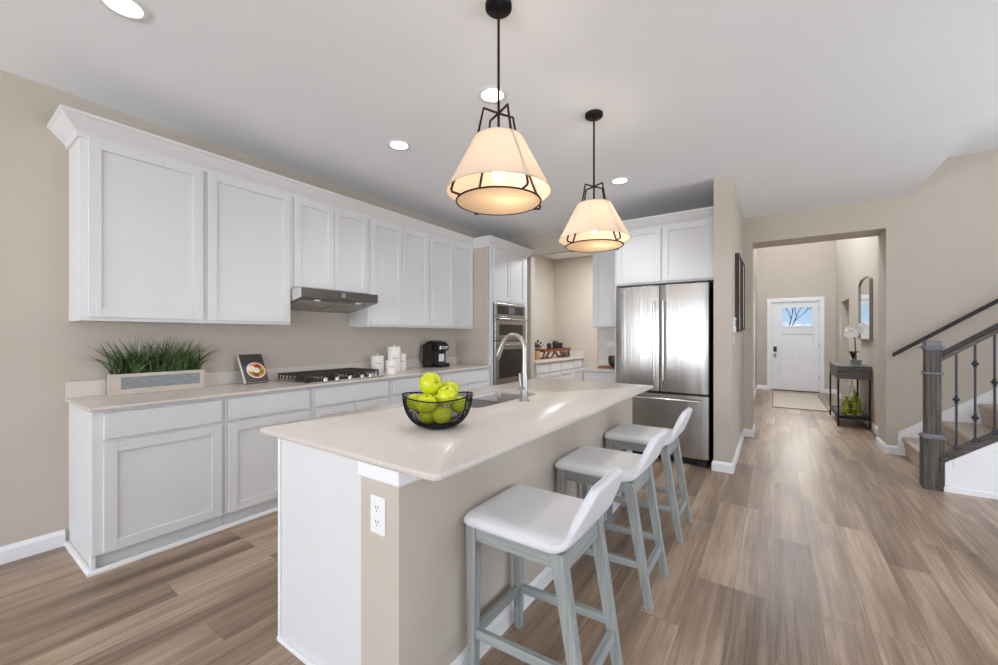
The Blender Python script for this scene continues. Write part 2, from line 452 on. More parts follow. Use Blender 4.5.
    def grid(self, pts, closed_u=False):
        """pts[i][j] rows"""
        nr = len(pts); nc = len(pts[0]); vs = [p for row in pts for p in row]; fs = []
        for i in range(nr - 1):
            for j in range(nc if closed_u else nc - 1):
                j2 = (j + 1) % nc
                fs.append((i * nc + j, i * nc + j2, (i + 1) * nc + j2, (i + 1) * nc + j))
        return self.add(vs, fs)
    def sphere(self, c, r, n=16, m=10, sx=1, sy=1, sz=1):
        rows = []
        for i in range(m + 1):
            t = PI * i / m
            rows.append([(c[0] + sx * r * math.sin(t) * math.cos(2 * PI * j / n), c[1] + sy * r * math.sin(t) * math.sin(2 * PI * j / n), c[2] - sz * r * math.cos(t)) for j in range(n)])
        return self.grid(rows, True)
    def build(self, name, mats, parent=None, smooth=False, bevel=0, bseg=2, subsurf=0, kind=None, label=None, base=None):
        off = Vector((0, 0, 0))
        if parent is not None:
            r = parent
            while r.parent is not None: r = r.parent
            off = OFF.get(r.name, Vector((0, 0, 0)))
        elif base is not None: off = Vector(base)
        elif base is None and self.V and kind != 'structure':
            xs = [v.x for v in self.V]; ys = [v.y for v in self.V]; zs = [v.z for v in self.V]
            off = Vector(((min(xs) + max(xs)) / 2, (min(ys) + max(ys)) / 2, min(zs)))
        me = bpy.data.meshes.new(name)
        me.from_pydata([tuple(v - off) for v in self.V], [], self.F)
        if isinstance(mats, str): mats = [mats]
        for m in mats: me.materials.append(MATS[m])
        for p, mi in zip(me.polygons, self.M):
            p.material_index = mi; p.use_smooth = smooth
        import bmesh
        bm = bmesh.new(); bm.from_mesh(me)
        if smooth:
            bmesh.ops.remove_doubles(bm, verts=bm.verts, dist=1e-6)
        bmesh.ops.recalc_face_normals(bm, faces=bm.faces)
        bm.to_mesh(me); bm.free()
        if smooth:
            try: me.set_sharp_from_angle(angle=math.radians(50))
            except Exception: pass
        o = bpy.data.objects.new(name, me); COL.objects.link(o)
        if parent is not None: o.parent = parent
        else:
            o.location = off; OFF[o.name] = off
        if bevel:
            b = o.modifiers.new('bevel', 'BEVEL'); b.width = bevel; b.segments = bseg; b.limit_method = 'ANGLE'; b.angle_limit = math.radians(40)
        if subsurf:
            s = o.modifiers.new('subsurf', 'SUBSURF'); s.levels = subsurf; s.render_levels = subsurf
        if kind: o['kind'] = kind
        if label: o['label'] = label
        return o

def struct(name, mb, m, label=None, cat=None, smooth=False, bevel=0):
    o = mb.build(name, m, None, smooth, bevel, kind='structure')
    return prop(o, label, cat)

def copy_tree(o, parent=None):
    c = o.copy(); COL.objects.link(c)
    if parent is not None: c.parent = parent
    for ch in [x for x in o.children]: copy_tree(ch, c)
    return c

# ------------------------------------------------------------------ dimensions
CZ = 2.88          # kitchen ceiling
WX = -3.72         # left wall face
UX = -3.41         # upper cabinet body front
BX = -3.125        # base cabinet body front
OY = 5.42          # wall with the pantry opening
HY = 6.22          # wall with the hall opening

# ------------------------------------------------------------------ the setting
struct('floor', MB().box(-3.9, -5.7, -0.1, 5.0, 12.0, 0), 'floor_planks', 'greyish brown wood plank floor running through kitchen and hall', 'floor')
c = MB()
c.box(-3.9, -5.7, CZ, 1.24, HY, CZ + 0.1)
c.prism([(1.24, CZ), (1.49, 3.22), (1.49, 3.32), (1.24, CZ + 0.1)], 'y', -5.7, HY)
c.box(1.49, -5.7, 3.22, 5.0, HY, 3.32)
c.box(-3.9, HY, CZ, -0.345, 7.6, CZ + 0.1)
struct('ceiling', c, 'ceiling_paint', 'white ceiling stepping up over the stairs', 'ceiling')
struct('ceiling_foyer', MB().box(-0.6, HY, 5.0, 1.6, 12.0, 5.1), 'ceiling_paint', 'high white ceiling of the entry hall', 'ceiling')
struct('wall_left', MB().box(WX - 0.12, -5.7, 0, WX, 7.6, CZ), 'wall_paint', 'beige wall behind the long run of white cabinets', 'wall')
w = MB()
w.box(WX, OY, 0, -3.122, OY + 0.12, CZ); w.box(-3.122, OY, 2.575, -2.05, OY + 0.12, CZ); w.box(-2.05, OY, 0, -0.5, OY + 0.12, CZ)
struct('wall_back', w, 'wall_paint', 'beige wall with open doorway to the pantry', 'wall')
struct('wall_pantry', MB().box(WX, 7.42, 0, -0.5, 7.54, CZ), 'wall_paint', 'beige rear wall of the pantry beyond the opening', 'wall')
struct('wall_oven_end', MB().box(WX, 4.335, 0, -3.155, 4.36, 2.53), 'wall_paint', 'narrow beige wall panel beside the oven tower', 'wall')
struct('wall_stub', MB().box(-0.5, 4.47, 0, -0.345, 7.6, CZ), 'wall_paint', 'beige wall end standing right of the refrigerator', 'wall')
w = MB()
w.box(-0.345, HY, 0, -0.245, 6.66, 5.0)
w.box(-0.245, HY, 2.545, 1.035, 6.66, 5.0)
w.box(1.035, HY, 0, 5.0, 6.66, 3.4)
w.box(1.035, HY, 3.4, 1.3, 6.66, 5.0)
struct('wall_hall', w, 'wall_paint', 'beige wall with the wide opening into the entry hall', 'wall')
w = MB()
w.box(1.14, 6.66, 0, 1.26, 9.9, 5.0); w.box(1.14, 9.9, 2.03, 1.26, 10.95, 5.0); w.box(1.14, 10.95, 0, 1.26, 11.9, 5.0)
w.box(1.26, 9.85, 0, 2.0, 9.9, 2.3); w.box(1.26, 10.95, 0, 2.0, 11.0, 2.3); w.box(2.0, 9.85, 0, 2.05, 11.0, 2.3); w.box(1.26, 9.85, 2.3, 2.05, 11.0, 2.35)
struct('wall_foyer_right', w, 'wall_paint', 'beige entry hall wall carrying the mirror', 'wall')
w = MB()
w.box(-0.5, 6.66, 0, -0.37, 9.0, 5.0); w.box(-0.5, 9.0, 2.1, -0.37, 9.9, 5.0); w.box(-0.5, 9.9, 0, -0.37, 11.9, 5.0)
struct('wall_foyer_left', w, 'wall_paint', 'beige left wall of the entry hall', 'wall')
dx0, dx1, dz1 = -0.07, 0.85, 2.14
w = MB()
w.box(-0.5, 11.9, 0, dx0, 12.05, 5.0); w.box(dx1, 11.9, 0, 1.26, 12.05, 5.0); w.box(dx0, 11.9, dz1, dx1, 12.05, 5.0)
struct('wall_entry', w, 'wall_paint', 'beige wall holding the white front door', 'wall')
w = MB()
w.box(-3.9, -5.7, 0, -3.35, -5.6, CZ); w.box(-0.45, -5.7, 0, 0.55, -5.6, CZ); w.box(3.85, -5.7, 0, 5.0, -5.6, 3.21)
w.box(-3.35, -5.7, 2.65, -0.45, -5.6, CZ); w.box(0.55, -5.7, 2.65, 3.85, -5.6, 3.21); w.box(-3.35, -5.7, 0, -0.45, -5.6, 0.25); w.box(0.55, -5.7, 0, 3.85, -5.6, 0.25)
struct('wall_rear', w, 'wall_paint', 'beige wall with wide windows behind the viewer', 'wall')
w = MB()
w.box(4.8, -5.6, 0, 4.9, -2.9, 3.21); w.box(4.8, 0.5, 0, 4.9, 1.4, 3.21); w.box(4.8, 4.6, 0, 4.9, HY, 3.21)
for a, b in ((-2.9, 0.5), (1.4, 4.6)):
    w.box(4.8, a, 0, 4.9, b, 0.3); w.box(4.8, a, 2.7, 4.9, b, 3.21)
struct('wall_right', w, 'wall_paint', 'beige wall with windows on the far side of the living area', 'wall')

BASE = [(0, 0), (0.016, 0), (0.016, 0.075), (0.009, 0.09), (0.005, 0.1), (0, 0.1)]
struct('baseboard_left', MB().sweep([(WX, -5.6), (WX, 0.545)], BASE), 'trim_white', 'white baseboard along the beige wall left of the cabinets', 'baseboard')
struct('baseboard_stub', MB().sweep([(-0.5, 4.62), (-0.5, 4.47), (-0.345, 4.47), (-0.345, HY), (-0.245, HY), (-0.245, 6.66), (-0.37, 6.66), (-0.37, 8.9)], BASE), 'trim_white', 'white baseboard wrapping the wall end beside the refrigerator', 'baseboard')
struct('baseboard_hall', MB().sweep([(1.14, 9.83), (1.14, 6.66), (1.035, 6.66), (1.035, HY), (1.17, HY)], BASE), 'trim_white', 'white baseboard on the right of the hall opening', 'baseboard')
struct('baseboard_entry', MB().sweep([(-0.37, 10.0), (-0.37, 11.9), (-0.16, 11.9)], BASE), 'trim_white', 'white baseboard left of the front door', 'baseboard')
struct('baseboard_entry_right', MB().sweep([(0.94, 11.9), (1.14, 11.9), (1.14, 11.0)], BASE), 'trim_white', 'white baseboard right of the front door', 'baseboard')

# front door
d = thing('door_1', 'white front door with one small window and dark keypad lock', 'door', ((dx0 + dx1) / 2, 11.92, 0)); d['kind'] = 'structure'
m = MB(); y0 = 11.925
gx0, gx1, gz0, gz1 = 0.14, 0.735, 1.56, 2.0
m.box(dx0, y0, 0.015, gx0 - 0.01, y0 + 0.045, dz1 - 0.02); m.box(gx1 + 0.01, y0, 0.015, dx1, y0 + 0.045, dz1 - 0.02)
m.box(gx0 - 0.01, y0, gz1, gx1 + 0.01, y0 + 0.045, dz1 - 0.02)
m.box(gx0 - 0.01, y0, 1.36, gx1 + 0.01, y0 + 0.045, gz0)
m.box(gx0 - 0.01, y0 + 0.012, 0.24, gx1 + 0.01, y0 + 0.045, 1.36)
m.box(gx0 - 0.01, y0, 0.015, gx1 + 0.01, y0 + 0.045, 0.24); m.box(0.36, y0, 0.24, 0.47, y0 + 0.045, 1.36)
m.build('door_panel', 'trim_white', d, bevel=0.004)
m = MB()
for a in ((gx0 - 0.03, gz0 - 0.03, gx1 + 0.03, gz0), (gx0 - 0.03, gz1, gx1 + 0.03, gz1 + 0.03), (gx0 - 0.03, gz0, gx0, gz1), (gx1, gz0, gx1 + 0.03, gz1)):
    m.box(a[0], y0 - 0.012, a[1], a[2], y0 + 0.05, a[3])
lt = m.build('window_frame', 'trim_white', d, bevel=0.003)
MB().box(gx0, y0 + 0.02, gz0, gx1, y0 + 0.026, gz1).build('pane', 'window_glass', lt)
m = MB()
m.box(dx0 - 0.09, 11.878, 0, dx0, 11.9, dz1); m.box(dx1, 11.878, 0, dx1 + 0.09, 11.9, dz1); m.box(dx0 - 0.09, 11.878, dz1, dx1 + 0.09, 11.9, dz1 + 0.09)
m.build('casing', 'trim_white', d, bevel=0.004)
m = MB(); m.box(-0.03, 11.9, 0.94, 0.035, y0, 1.06); m.build('keypad', 'black_plastic', d, bevel=0.006, label='black keypad lock')
m = MB(); m.tube([(0.0, y0, 0.86), (0.0, y0 - 0.03, 0.86)], 0.03, 14); m.sphere((0.0, y0 - 0.05, 0.86), 0.03); m.build('knob', 'nickel', d, smooth=True)
for z in (0.3, 1.06, 1.9):
    MB().box(dx1 - 0.012, 11.915, z, dx1 + 0.006, y0, z + 0.1).build('hinge', 'nickel', d)
MB().box(dx0, 11.9, 0, dx1, 12.05, 0.015).build('threshold', 'bronze', d)
# side doorway casing in the entry hall
m = MB(); m.box(-0.37, 8.91, 0, -0.35, 9.0, 2.1); m.box(-0.37, 9.9, 0, -0.35, 9.99, 2.1); m.box(-0.37, 8.91, 2.1, -0.35, 9.99, 2.19)
m.box(-0.5, 9.0, 0, -0.37, 9.012, 2.1); m.box(-0.5, 9.888, 0, -0.37, 9.9, 2.1)
struct('trim_1', m, 'trim_white', 'white door casing on the left side of the entry hall', 'trim')
struct('wall_foyer_closet', MB().box(-1.2, 8.9, 0, -1.1, 10.0, 2.3).box(-1.1, 8.9, 0, -0.5, 8.95, 2.3).box(-1.1, 9.95, 0, -0.5, 10.0, 2.3).box(-1.2, 8.9, 2.3, -0.5, 10.0, 2.35), 'wall_paint', 'beige wall inside the side doorway of the hall', 'wall')
# outdoors beyond the front door
struct('ground_outside', MB().box(-30, 12.06, -0.3, 30, 60, -0.15), 'lawn', 'ground outside the front door', 'ground')
h = thing('neighbor_house', 'blue-grey house roof seen low through the front door window', 'house', (-0.6, 40, -0.15))
MB().box(-6.0, 38, -0.15, 1.3, 44, 1.95).build('wall', 'concrete', h)
MB().prism([(37.5, 1.95), (44.5, 1.95), (44.5, 2.05), (41, 2.42), (37.5, 2.05)], 'x', -6.4, 1.6).build('roof', 'roof_blue', h)
t = thing('bare_tree', 'leafless tree seen through the front door window', 'tree', (0.5, 26, -0.15))
m = MB()
def branch(p, dr, ln, r, lev):
    q = p + dr * ln
    m.tube([p, p + dr * ln * 0.5 + Vector((random.uniform(-.05, .05), 0, 0)) * ln, q], [r, r * 0.8, r * 0.6], 5)
    if lev > 0:
        for k in range(3):
            nd = (dr + Vector((random.uniform(-.8, .8), random.uniform(-.8, .8), random.uniform(-.1, .5)))).normalized()
            branch(q if k else p + dr * ln * 0.7, nd, ln * random.uniform(0.6, 0.8), r * 0.6, lev - 1)
branch(Vector((0.5, 26, -0.15)), Vector((0.03, 0, 1)), 1.6, 0.05, 4)
m.build('trunk', 'bark', t, smooth=True)

# ------------------------------------------------------------------ cabinets
def shaker(mb, u0, u1, z0, z1, plane, axis, s=0.058, t=0.02, flat=False):
    """door on a plane facing +x (axis 'x') or -y (axis 'y'); plane = body face"""
    def B(a, b, c, d, t0, t1):
        if axis == 'x': mb.box(plane + t0, a, c, plane + t1, b, d)
        elif axis == '-x': mb.box(plane - t0, a, c, plane - t1, b, d)
        else: mb.box(a, plane - t0, c, b, plane - t1, d)
    if flat:
        B(u0, u1, z0, z1, 0, t); return mb
    B(u0, u0 + s, z0, z1, 0, t); B(u1 - s, u1, z0, z1, 0, t)
    B(u0 + s, u1 - s, z0, z0 + s, 0, t); B(u0 + s, u1 - s, z1 - s, z1, 0, t)
    B(u0 + s, u1 - s, z0 + s, z1 - s, 0, t - 0.011)
    return mb

UZ0, UZ1 = 1.421, 2.535
ups = [  # y0, y1, z0, doors, name, label
    (0.56, 1.196, UZ0, [(0.594, 1.180)], 'white single-door wall cabinet at the near end, above the grass planter'),
    (1.196, 1.82, UZ0, [(1.210, 1.812)], 'white single-door wall cabinet just left of the range hood'),
    (1.82, 2.612, 1.733, [(1.85, 2.221), (2.225, 2.596)], 'short white two-door wall cabinet directly above the range hood'),
    (2.612, 3.485, UZ0, [(2.645, 3.054), (3.058, 3.468)], 'white two-door wall cabinet just right of the range hood, above the canisters'),
    (3.485, 4.335, UZ0, [(3.510, 3.912), (3.916, 4.318)], 'white two-door wall cabinet above the coffee maker, next to the oven tower'),
]
for y0, y1, z0, doors, lab in ups:
    t = thing('wall_cabinet', lab, 'cabinet', (WX + 0.15, (y0 + y1) / 2, z0), 'white wall cabinets along the left wall')
    MB().box(WX + 0.002, y0 + 0.0005, z0, UX, y1 - 0.0005, UZ1).build('body', 'cabinet_white', t, bevel=0.0015)
    for a, b in doors:
        shaker(MB(), a, b, z0 + 0.022, UZ1 - 0.012, UX, 'x').build('door', 'cabinet_white', t, bevel=0.002)
CROWN = [(0, -0.02), (0.012, -0.02), (0.014, 0.0), (0.022, 0.012), (0.04, 0.03), (0.064, 0.056), (0.078, 0.074), (0.086, 0.080), (0.092, 0.083), (0.092, 0.1), (0, 0.1)]
TX = -3.135   # oven tower front
struct('trim_2', MB().sweep([(WX, 0.56), (UX, 0.56), (UX, 4.335), (TX, 4.335), (TX, 5.33), (WX, 5.33)], [(a, UZ1 + b) for a, b in CROWN]), 'cabinet_white', 'white crown molding along the tops of the long cabinet run', 'crown molding')

# base cabinets, left run
CT = 0.932
bases = [
    (0.56, 1.211, [(0.605, 1.190)], [(0.605, 1.190)], 'white base cabinet at the near end, below the grass planter'),
    (1.211, 1.845, [(1.232, 1.817)], [(1.232, 1.817)], 'white base cabinet below the cookbook, left of the cooktop'),
    (1.845, 2.65, [(1.875, 2.615)], [(1.875, 2.24), (2.25, 2.615)], 'white base cabinet directly below the gas cooktop'),
    (2.65, 3.37, [(2.685, 3.335)], [(2.685, 3.335)], 'white base cabinet below the white canisters'),
    (3.37, 4.335, [(3.40, 4.30)], [(3.40, 3.845), (3.855, 4.30)], 'white base cabinet below the coffee maker, beside the oven tower'),
]
for k, (y0, y1, dr, doors, lab) in enumerate(bases):
    t = thing('base_cabinet', lab, 'cabinet', ((WX + BX) / 2, (y0 + y1) / 2, 0), 'white base cabinets along the left wall')
    MB().box(WX + 0.002, y0 + 0.0005, 0.098, BX, y1 - 0.0005, CT - 0.0205).build('body', 'cabinet_white', t, bevel=0.0015)
    MB().box(WX + 0.002, y0 + 0.003, 0, BX - 0.03, y1 - 0.0005, 0.0975).build('toe_kick', 'cabinet_white', t)
    for a, b in dr: shaker(MB(), a, b, 0.742, 0.892, BX, 'x', flat=True).build('drawer', 'cabinet_white', t, bevel=0.004)
    for a, b in doors: shaker(MB(), a, b, 0.105, 0.722, BX, 'x').build('door', 'cabinet_white', t, bevel=0.002)
struct('trim_3', MB().sweep([(WX, 0.56), (BX - 0.01, 0.56), (BX - 0.01, 4.33)], [(0, 0), (0.02, 0), (0.02, 0.012), (0.014, 0.022), (0, 0.024)]), 'trim_white', 'white shoe molding at the foot of the long base cabinets', 'trim')
m = MB(); m.box(BX - 0.03, 0.556, 0.024, BX - 0.0, 0.575, 0.0975)
struct('trim_4', m, 'trim_white', 'short white filler strip at the toe corner of the near base cabinet', 'trim')

t = thing('countertop', 'long pale quartz countertop along the left wall with low backsplash', 'countertop', (-3.4, 2.45, CT - 0.03))
MB().box(WX + 0.002, 0.54, CT - 0.02, BX + 0.04, 4.334, CT).build('slab', 'quartz', t, bevel=0.006, bseg=3)
MB().box(WX + 0.002, 0.545, CT, WX + 0.02, 4.334, CT + 0.105).build('backsplash', 'quartz', t, bevel=0.003)

# oven tower
t = thing('oven_cabinet', 'tall white cabinet tower holding the double oven', 'cabinet', (-3.43, 4.89, 0))
m = MB(); ty0, ty1 = 4.361, 5.33
oy0, oy1, oz0, oz1 = 4.425, 5.235, 0.50, 1.775
wb = WX + 0.002
m.box(wb, ty0, 0, TX, oy0, UZ1); m.box(wb, oy1, 0, TX, ty1, UZ1); m.box(wb, oy0, oz1 + 0.004, TX, oy1, UZ1); m.box(wb, oy0, 0.1, TX, oy1, oz0); m.box(wb, oy0, oz0, wb + 0.02, oy1, oz1 + 0.004)
m.build('body', 'cabinet_white', t, bevel=0.0015)
for a, b in ((4.43, 4.826), (4.834, 5.235)): shaker(MB(), a, b, 1.80, UZ1 - 0.03, TX, 'x').build('door', 'cabinet_white', t, bevel=0.002)
shaker(MB(), 4.43, 5.235, 0.12, 0.47, TX, 'x').build('drawer', 'cabinet_white', t, bevel=0.002)
t = thing('wall_oven', 'stainless double wall oven with microwave above', 'oven', (-3.3, 4.83, oz0 + 0.002))
a, b = oy0 + 0.006, oy1 - 0.006
MB().box(-3.66, a, oz0 + 0.001, TX + 0.004, b, oz1).build('body', 'black_metal', t)
mc = MB().box(TX + 0.004, a, 1.60, TX + 0.03, b, oz1).build('control_panel', 'steel', t, bevel=0.003)
MB().box(TX + 0.03, a + 0.06, 1.625, TX + 0.0325, b - 0.06, oz1 - 0.03).build('screen', 'dark_glass', mc)
MB().box(TX + 0.0325, 4.76, 1.64, TX + 0.0335, 4.92, oz1 - 0.045).build('display', 'display', mc)
for (z0, z1, hz, nm) in ((1.265, 1.595, 1.555, 'microwave_door'), (0.62, 1.255, 1.205, 'oven_door')):
    dd = MB().box(TX + 0.004, a, z0, TX + 0.035, b, z1).build(nm, 'steel', t, bevel=0.003)
    g0 = z0 + 0.07 if nm == 'microwave_door' else z0 + 0.12
    MB().box(TX + 0.035, a + 0.09, g0, TX + 0.0375, b - 0.09, hz - 0.07).build('window', 'dark_glass', dd)
    m = MB(); m.tube([(TX + 0.085, a + 0.03, hz), (TX + 0.085, b - 0.03, hz)], 0.011, 10)
    for yy in (a + 0.08, b - 0.08): m.tube([(TX + 0.03, yy, hz), (TX + 0.085, yy, hz)], 0.008, 8)
    m.build('handle', 'steel_bright', dd, smooth=True)
MB().box(TX + 0.004, a, oz0 + 0.001, TX + 0.03, b, 0.612).build('trim_panel', 'steel', t, bevel=0.003)

# range hood
t = thing('range_hood', 'slim stainless under-cabinet range hood over the cooktop', 'range hood', (-3.5, 2.22, 1.57))
hx = -3.245; hy0, hy1 = 1.826, 2.606
m = MB(); m.prism([(WX + 0.002, 1.565), (WX + 0.002, 1.7325), (hx, 1.7325), (hx, 1.653), (hx - 0.02, 1.645)], 'y', hy0, hy1)
m.build('shell', 'steel_hood', t, bevel=0.002)
for ya_, yb_ in ((hy0 - 0.0015, hy0 - 0.0001), (hy1 + 0.0001, hy1 + 0.0015)):
    MB().prism([(WX + 0.01, 1.57), (WX + 0.01, 1.73), (hx - 0.003, 1.73), (hx - 0.003, 1.656), (hx - 0.022, 1.65)], 'y', ya_, yb_).build('sheen_plate', 'hood_side_sheen', t)  # thin plates added so the steel's bright end reflection sits in their colour
def under(x): return 1.565 + (x - WX) / (hx - 0.02 - WX) * 0.08
m = MB()
for a, b in ((hy0 + 0.03, 2.21), (2.222, hy1 - 0.03)):
    x0, x1 = WX + 0.04, hx - 0.1
    m.hexa([(x0, a, under(x0) - 0.004), (x1, a, under(x1) - 0.004), (x1, b, under(x1) - 0.004), (x0, b, under(x0) - 0.004)],
           [(x0, a, under(x0) + 0.002), (x1, a, under(x1) + 0.002), (x1, b, under(x1) + 0.002), (x0, b, under(x0) + 0.002)])
m.build('filter', 'steel', t)
for y in (2.0, 2.42):
    x = hx - 0.06; MB().lathe([(0.0, under(x) - 0.006), (0.028, under(x) - 0.006), (0.03, under(x) + 0.004)], (x, y), 16).build('lamp', 'plastic_white', t, smooth=True)
MB().box(hx, 2.2, 1.675, hx + 0.002, 2.24, 1.715).build('badge', 'steel_bright', t)

# cooktop
t = thing('gas_cooktop', 'stainless gas cooktop with black cast iron grates and front knobs', 'cooktop', (-3.4, 2.24, CT))
cx0, cx1, cy0, cy1 = -3.65, -3.14, 1.82, 2.61
MB().box(cx0, cy0, CT + 0.0005, cx1, cy1, CT + 0.012).build('base', 'steel_bright', t, bevel=0.004)
for k in range(3):
    a = cy0 + 0.012 + k * 0.256; b = a + 0.25; m = MB(); z = CT + 0.058; gx1_ = cx1 - 0.075
    for yy in (a + 0.006, b - 0.006): m.bar((cx0 + 0.01, yy, z), (gx1_, yy, z), 0.012, 0.014)
    for xx in (cx0 + 0.012, gx1_ - 0.005): m.bar((xx, a, z), (xx, b, z), 0.012, 0.014)
    for j in range(1, 7):
        xx = cx0 + 0.012 + j * (gx1_ - cx0 - 0.02) / 7; m.bar((xx, a + 0.01, z + 0.003), (xx, b - 0.01, z + 0.003), 0.009, 0.012)
        for yy, sg in ((a + 0.01, 1), (b - 0.01, -1)): m.bar((xx, yy, z + 0.006), (xx, yy - sg * 0.012, CT + 0.02), 0.009, 0.012, (1, 0, 0))
    m.bar((cx0 + 0.02, (a + b) / 2, z), (gx1_, (a + b) / 2, z), 0.01, 0.012)
    for xx in (cx0 + 0.014, gx1_ - 0.008):
        for yy in (a + 0.008, b - 0.008): m.box(xx - 0.006, yy - 0.006, CT + 0.012, xx + 0.006, yy + 0.006, z)
    m.build('grate', 'cast_iron', t, bevel=0.002)
for (x, y, r) in ((-3.52, 1.96, .04), (-3.33, 1.96, .03), (-3.43, 2.225, .055), (-3.52, 2.49, .035), (-3.33, 2.49, .04)):
    MB().lathe([(0, CT + 0.012), (r, CT + 0.012), (r, CT + 0.022), (r * 0.75, CT + 0.026), (r * 0.7, CT + 0.034), (0, CT + 0.036)], (x, y), 18).build('burner', 'cast_iron', t, smooth=True)
for y in (2.0, 2.11, 2.24, 2.37, 2.46):
    MB().lathe([(0.0, CT + 0.012), (0.021, CT + 0.012), (0.02, CT + 0.034), (0.017, CT + 0.038), (0, CT + 0.038)], (cx1 - 0.038, y), 18).build('knob', 'steel_bright', t, smooth=True)

# ------------------------------------------------------------------ island
IX0, IX1, IY0, IY1 = -1.79, -1.208, 0.908, 3.43
PX = -1.012; PY = 0.897; ICT = 0.914
w = MB().box(IX1, PY, 0, PX, 3.5, 0.8905)
struct('wall_island', w, 'wall_paint', 'beige half-height wall forming the seating side of the island', 'half wall')
t = thing('island_cabinet', 'white island cabinet with plain end panel under the island countertop', 'cabinet', ((IX0 + IX1) / 2, 2.2, 0))
MB().box(IX0, IY0 + 0.012, 0.1, IX1 - 0.001, IY1, 0.66).box(IX0 , IY0 + 0.012, 0.66, IX0 + 0.03, IY1, 0.8905).box(IX1 - 0.05, IY0 + 0.012, 0.66, IX1 - 0.001, IY1, 0.8905).box(IX0, IY0 + 0.012, 0.66, IX1 - 0.001, 1.78, 0.8905).box(IX0, 2.64, 0.66, IX1 - 0.001, IY1, 0.8905).build('body', 'cabinet_white', t)
MB().box(IX0 + 0.06, IY0 + 0.02, 0, IX1 - 0.001, IY1, 0.1).build('toe_kick', 'cabinet_white', t)
MB().box(IX0, IY0, 0, IX1 - 0.001, IY0 + 0.0115, 0.8905).build('end_panel', 'cabinet_white', t)
m = MB(); m.box(IX0 - 0.003, IY0 - 0.007, 0, IX0 + 0.016, IY0, 0.8905); m.box(IX0 - 0.003, IY0 - 0.012, 0, IX1 - 0.002, IY0 - 0.0001, 0.02)
m.build('edge_molding', 'trim_white', t, bevel=0.003)
for a, b in ((0.98, 1.55), (1.58, 2.14), (2.15, 2.71), (2.74, 3.40)): shaker(MB(), a, b, 0.12, 0.86, IX0, '-x').build('door', 'cabinet_white', t, bevel=0.002)
APR = [(0, 0.834), (0.004, 0.834), (0.01, 0.841), (0.014, 0.845), (0.014, 0.8905), (0, 0.8905)]
struct('trim_5', MB().sweep([(IX1 + 0.001, PY), (PX, PY), (PX, 3.5)], APR), 'trim_white', 'white trim band under the island countertop overhang', 'trim')
struct('baseboard_island', MB().sweep([(IX1 + 0.001, PY), (PX, PY), (PX, 3.5), (IX1, 3.5)], [(a * 0.75, b * 0.9) for a, b in BASE]), 'trim_white', 'white baseboard at the foot of the island half wall', 'baseboard')

# countertop with the sink cut out
sx0, sx1, sy0, sy1 = -1.78, -1.40, 1.83, 2.55
def rrect(x0, y0, x1, y1, r, n=5):
    P = []
    for (cx, cy, a0) in ((x1 - r, y1 - r, 0), (x0 + r, y1 - r, PI / 2), (x0 + r, y0 + r, PI), (x1 - r, y0 + r, 1.5 * PI)):
        for k in range(n + 1):
            a = a0 + PI / 2 * k / n; P.append((cx + r * math.cos(a), cy + r * math.sin(a)))
    return P
m = MB(); cxa, cxb, cya, cyb = -1.93, -0.833, 0.882, 3.5
outer = rrect(cxa, cya, cxb, cyb, 0.025); inner = rrect(sx0, sy0, sx1, sy1, 0.05); n = len(outer)
z0, z1, e = 0.891, ICT, 0.003
outer_in = rrect(cxa + e, cya + e, cxb - e, cyb - e, 0.022)
rings = [[(x, y, z0) for x, y in inner], [(x, y, z0) for x, y in outer_in], [(x, y, z0 + e) for x, y in outer], [(x, y, z1 - e) for x, y in outer], [(x, y, z1) for x, y in outer_in], [(x, y, z1) for x, y in inner], [(x, y, z0) for x, y in inner]]
m.grid(rings, True)
t = thing('island_countertop', 'large pale quartz island countertop overhanging the bar stools', 'countertop', (-1.38, 2.2, z0))
m.build('slab', 'quartz', t, smooth=True)
t = thing('sink', 'stainless double-bowl sink set under the island countertop', 'sink', (-1.6, 2.19, 0.70))
for a, b in ((sy0 - 0.004, 2.175), (2.205, sy1 + 0.004)):
    m = MB(); q = lambda g, z, r: [(x, y, z) for x, y in rrect(sx0 - 0.004 + g, a + g, sx1 + 0.004 - g, b - g, r)]
    rr = [q(0, 0.889, 0.05), q(0.004, 0.80, 0.05), q(0.012, 0.71, 0.05), q(0.04, 0.70, 0.05), q(0.14, 0.697, 0.02)]
    m.grid(rr, True); k = len(rr[0]); m.add(rr[-1], [list(range(k))])
    m.build('basin', 'steel_sink', t, smooth=True)
    MB().lathe([(0, 0.7), (0.04, 0.7), (0.042, 0.703), (0.03, 0.704), (0, 0.7)], (-1.6, (a + b) / 2), 18).build('drain', 'steel_bright', t, smooth=True)
MB().box(sx0 - 0.004, 2.1752, 0.80, sx1 + 0.004, 2.2048, 0.835).build('divider', 'steel_sink', t, bevel=0.006)

